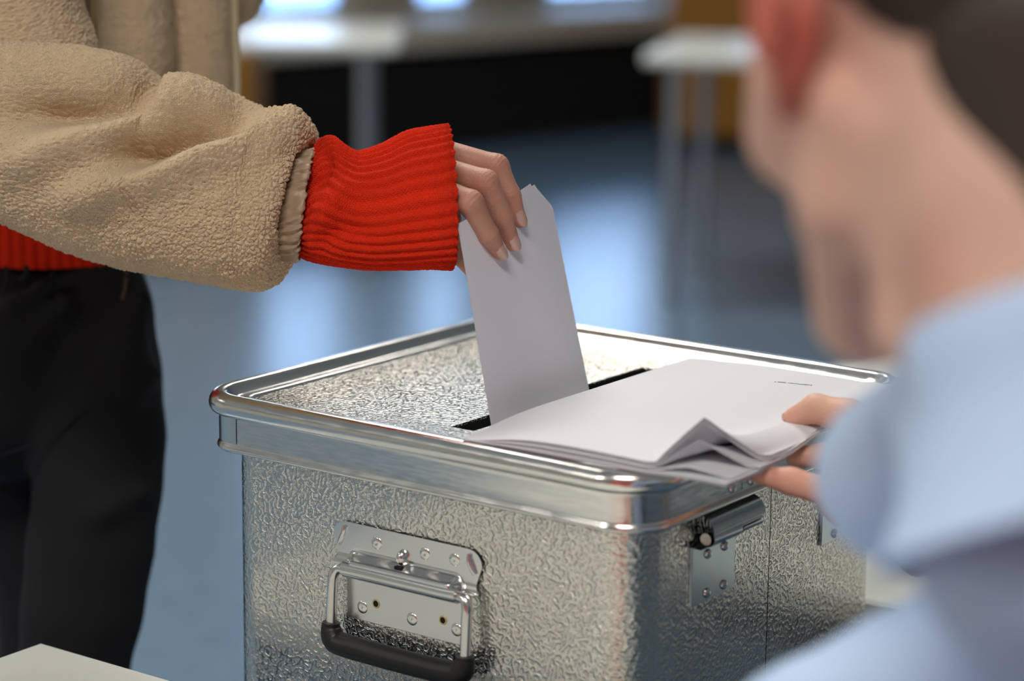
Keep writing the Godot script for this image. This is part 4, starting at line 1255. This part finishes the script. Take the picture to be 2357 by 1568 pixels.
	for k in [kn, kn2]:
		put(field_mesh([[Vector3(k.x + 0.03, 0.045, k.z + 0.02), Vector3(k.x - 0.15, 0.036, k.z - 0.10), 0.043, 0.034], [Vector3(k.x + 0.02, 0.05, k.z), Vector3(k.x + 0.02, 0.11, k.z), 0.045, 0.046]], 0.010, 0.008), "shoe", M.shoe, p).transform = inv
	# his chair
	var cb := Basis(Vector3(0.58, 0, -0.81), Vector3.UP, Vector3(0.81, 0, 0.58))
	var c := thing("office_chair", Vector3(hip.x, 0, hip.z), cb)
	tag(c, "dark upholstered chair the official sits on at the right", "chair")
	put(block(Vector3(-0.23, 0.36, -0.22), Vector3(0.23, 0.425, 0.22), 0.02), "seat", M.trousers, c)
	put(block(Vector3(-0.22, 0.50, 0.20), Vector3(0.22, 0.85, 0.24), 0.015), "backrest", M.trousers, c)
	for x in [-0.2, 0.2]:
		for z in [-0.18, 0.2]:
			put(tube([Vector3(x, 0.0, z), Vector3(x, 0.37 if z < 0 else 0.7, z)], 0.012, 10), "leg", M.steel, c)
	print("official ", Time.get_ticks_msec() - t0)

# ---------------------------------------------------------------- far end of the hall
func far_table(at: Vector3, turn: float, size: Vector2, h: float, legs: Array, label: String):
	var t := thing("hall_table", at, Basis(Vector3.UP, turn))
	tag(t, label, "table")
	put(block(Vector3(0, h - 0.03, -size.y), Vector3(size.x, h, 0), 0.004), "table_top", M.laminate, t)
	for q in legs: put(tube([Vector3(q.x, 0, q.y), Vector3(q.x, h - 0.03, q.y)], 0.02, 12), "leg", M.steel, t)

func background():
	# fabric partition behind the photographer; it tints the box's rounded corner
	var pt := thing("partition_screen", Vector3(-1.0, 0, 1.6), Basis(Vector3.UP, -0.33))
	tag(pt, "wide red fabric partition screen behind the photographer mirrored in the box corner", "partition")
	put(block(Vector3(-1.2, 0.25, -0.02), Vector3(1.2, 1.85, 0.02), 0.008), "panel", M.red_fabric, pt)
	for x in [-1.21, 1.21]:
		put(tube([Vector3(x, 0.02, 0.0), Vector3(x, 1.87, 0.0)], 0.015, 12), "post", M.steel, pt)
		put(block(Vector3(x - 0.02, 0.0, -0.2), Vector3(x + 0.02, 0.02, 0.2), 0.004), "foot", M.steel, pt)
	far_table(Vector3(-1.95, 0, -7.15), 0.03, Vector2(1.60, 0.75), 0.73, [Vector2(1.50, -0.06), Vector2(1.50, -0.69), Vector2(0.08, -0.06), Vector2(0.08, -0.69)], "pale table in the blurred background behind the red cuff")
	far_table(Vector3(0.362, 0, -6.85), -0.21, Vector2(1.5, 0.74), 0.735, [Vector2(0.085, -0.05), Vector2(0.10, -0.60), Vector2(1.42, -0.05), Vector2(1.42, -0.68)], "pale table with slim legs in the blurred background left of the ear")
	var c := thing("wooden_cabinet", Vector3(0.66, 0, -10.4))
	tag(c, "yellow brown wooden cabinet in the blurred background beside the ear", "cabinet")
	put(block(Vector3(0.0, 0.06, -0.45), Vector3(1.6, 1.15, 0.0), 0.005), "carcass", M.wood, c)
	put(block(Vector3(0.02, 0.0, -0.43), Vector3(1.58, 0.06, -0.03), 0.002), "plinth", M.black, c)
	for i in 3:
		var d := put(block(Vector3(0.01 + i * 0.53, 0.08, 0.0), Vector3(0.53 + i * 0.53, 1.13, 0.02), 0.003), "door", M.wood, c)
		put(tube([Vector3(0.48 + i * 0.53, 0.6, 0.045), Vector3(0.48 + i * 0.53, 0.72, 0.045)], 0.006, 8), "handle", M.steel, d)
	var c2 := thing("wooden_cabinet", Vector3(-1.50, 0, -8.2))
	tag(c2, "wooden cabinet half hidden behind the fleece jacket in the background", "cabinet")
	put(block(Vector3(0.0, 0.0, -0.40), Vector3(0.61, 0.80, 0.0), 0.005), "carcass", M.wood, c2)
	for i in 2: put(block(Vector3(0.01 + i * 0.30, 0.04, 0.0), Vector3(0.30 + i * 0.30, 0.78, 0.02), 0.003), "door", M.wood, c2)
	var cr := thing("storage_crate", Vector3(-1.15, 0, -8.9))
	tag(cr, "light blue plastic crate on the floor just above the fleece sleeve", "crate")
	var sh := []
	for q in [[Vector3(-0.2, 0, -0.15), Vector3(0.2, 0.015, 0.15)], [Vector3(-0.2, 0.015, -0.15), Vector3(-0.18, 0.30, 0.15)], [Vector3(0.18, 0.015, -0.15), Vector3(0.2, 0.30, 0.15)], [Vector3(-0.18, 0.015, -0.15), Vector3(0.18, 0.30, -0.13)], [Vector3(-0.18, 0.015, 0.13), Vector3(0.18, 0.30, 0.15)]]: sh.append(block(q[0], q[1], 0.006))
	put(join(sh), "shell", M.blue_plastic, cr)
	put(block(Vector3(-0.21, 0.30, -0.16), Vector3(0.21, 0.325, 0.16), 0.008), "lid", M.blue_plastic, cr)
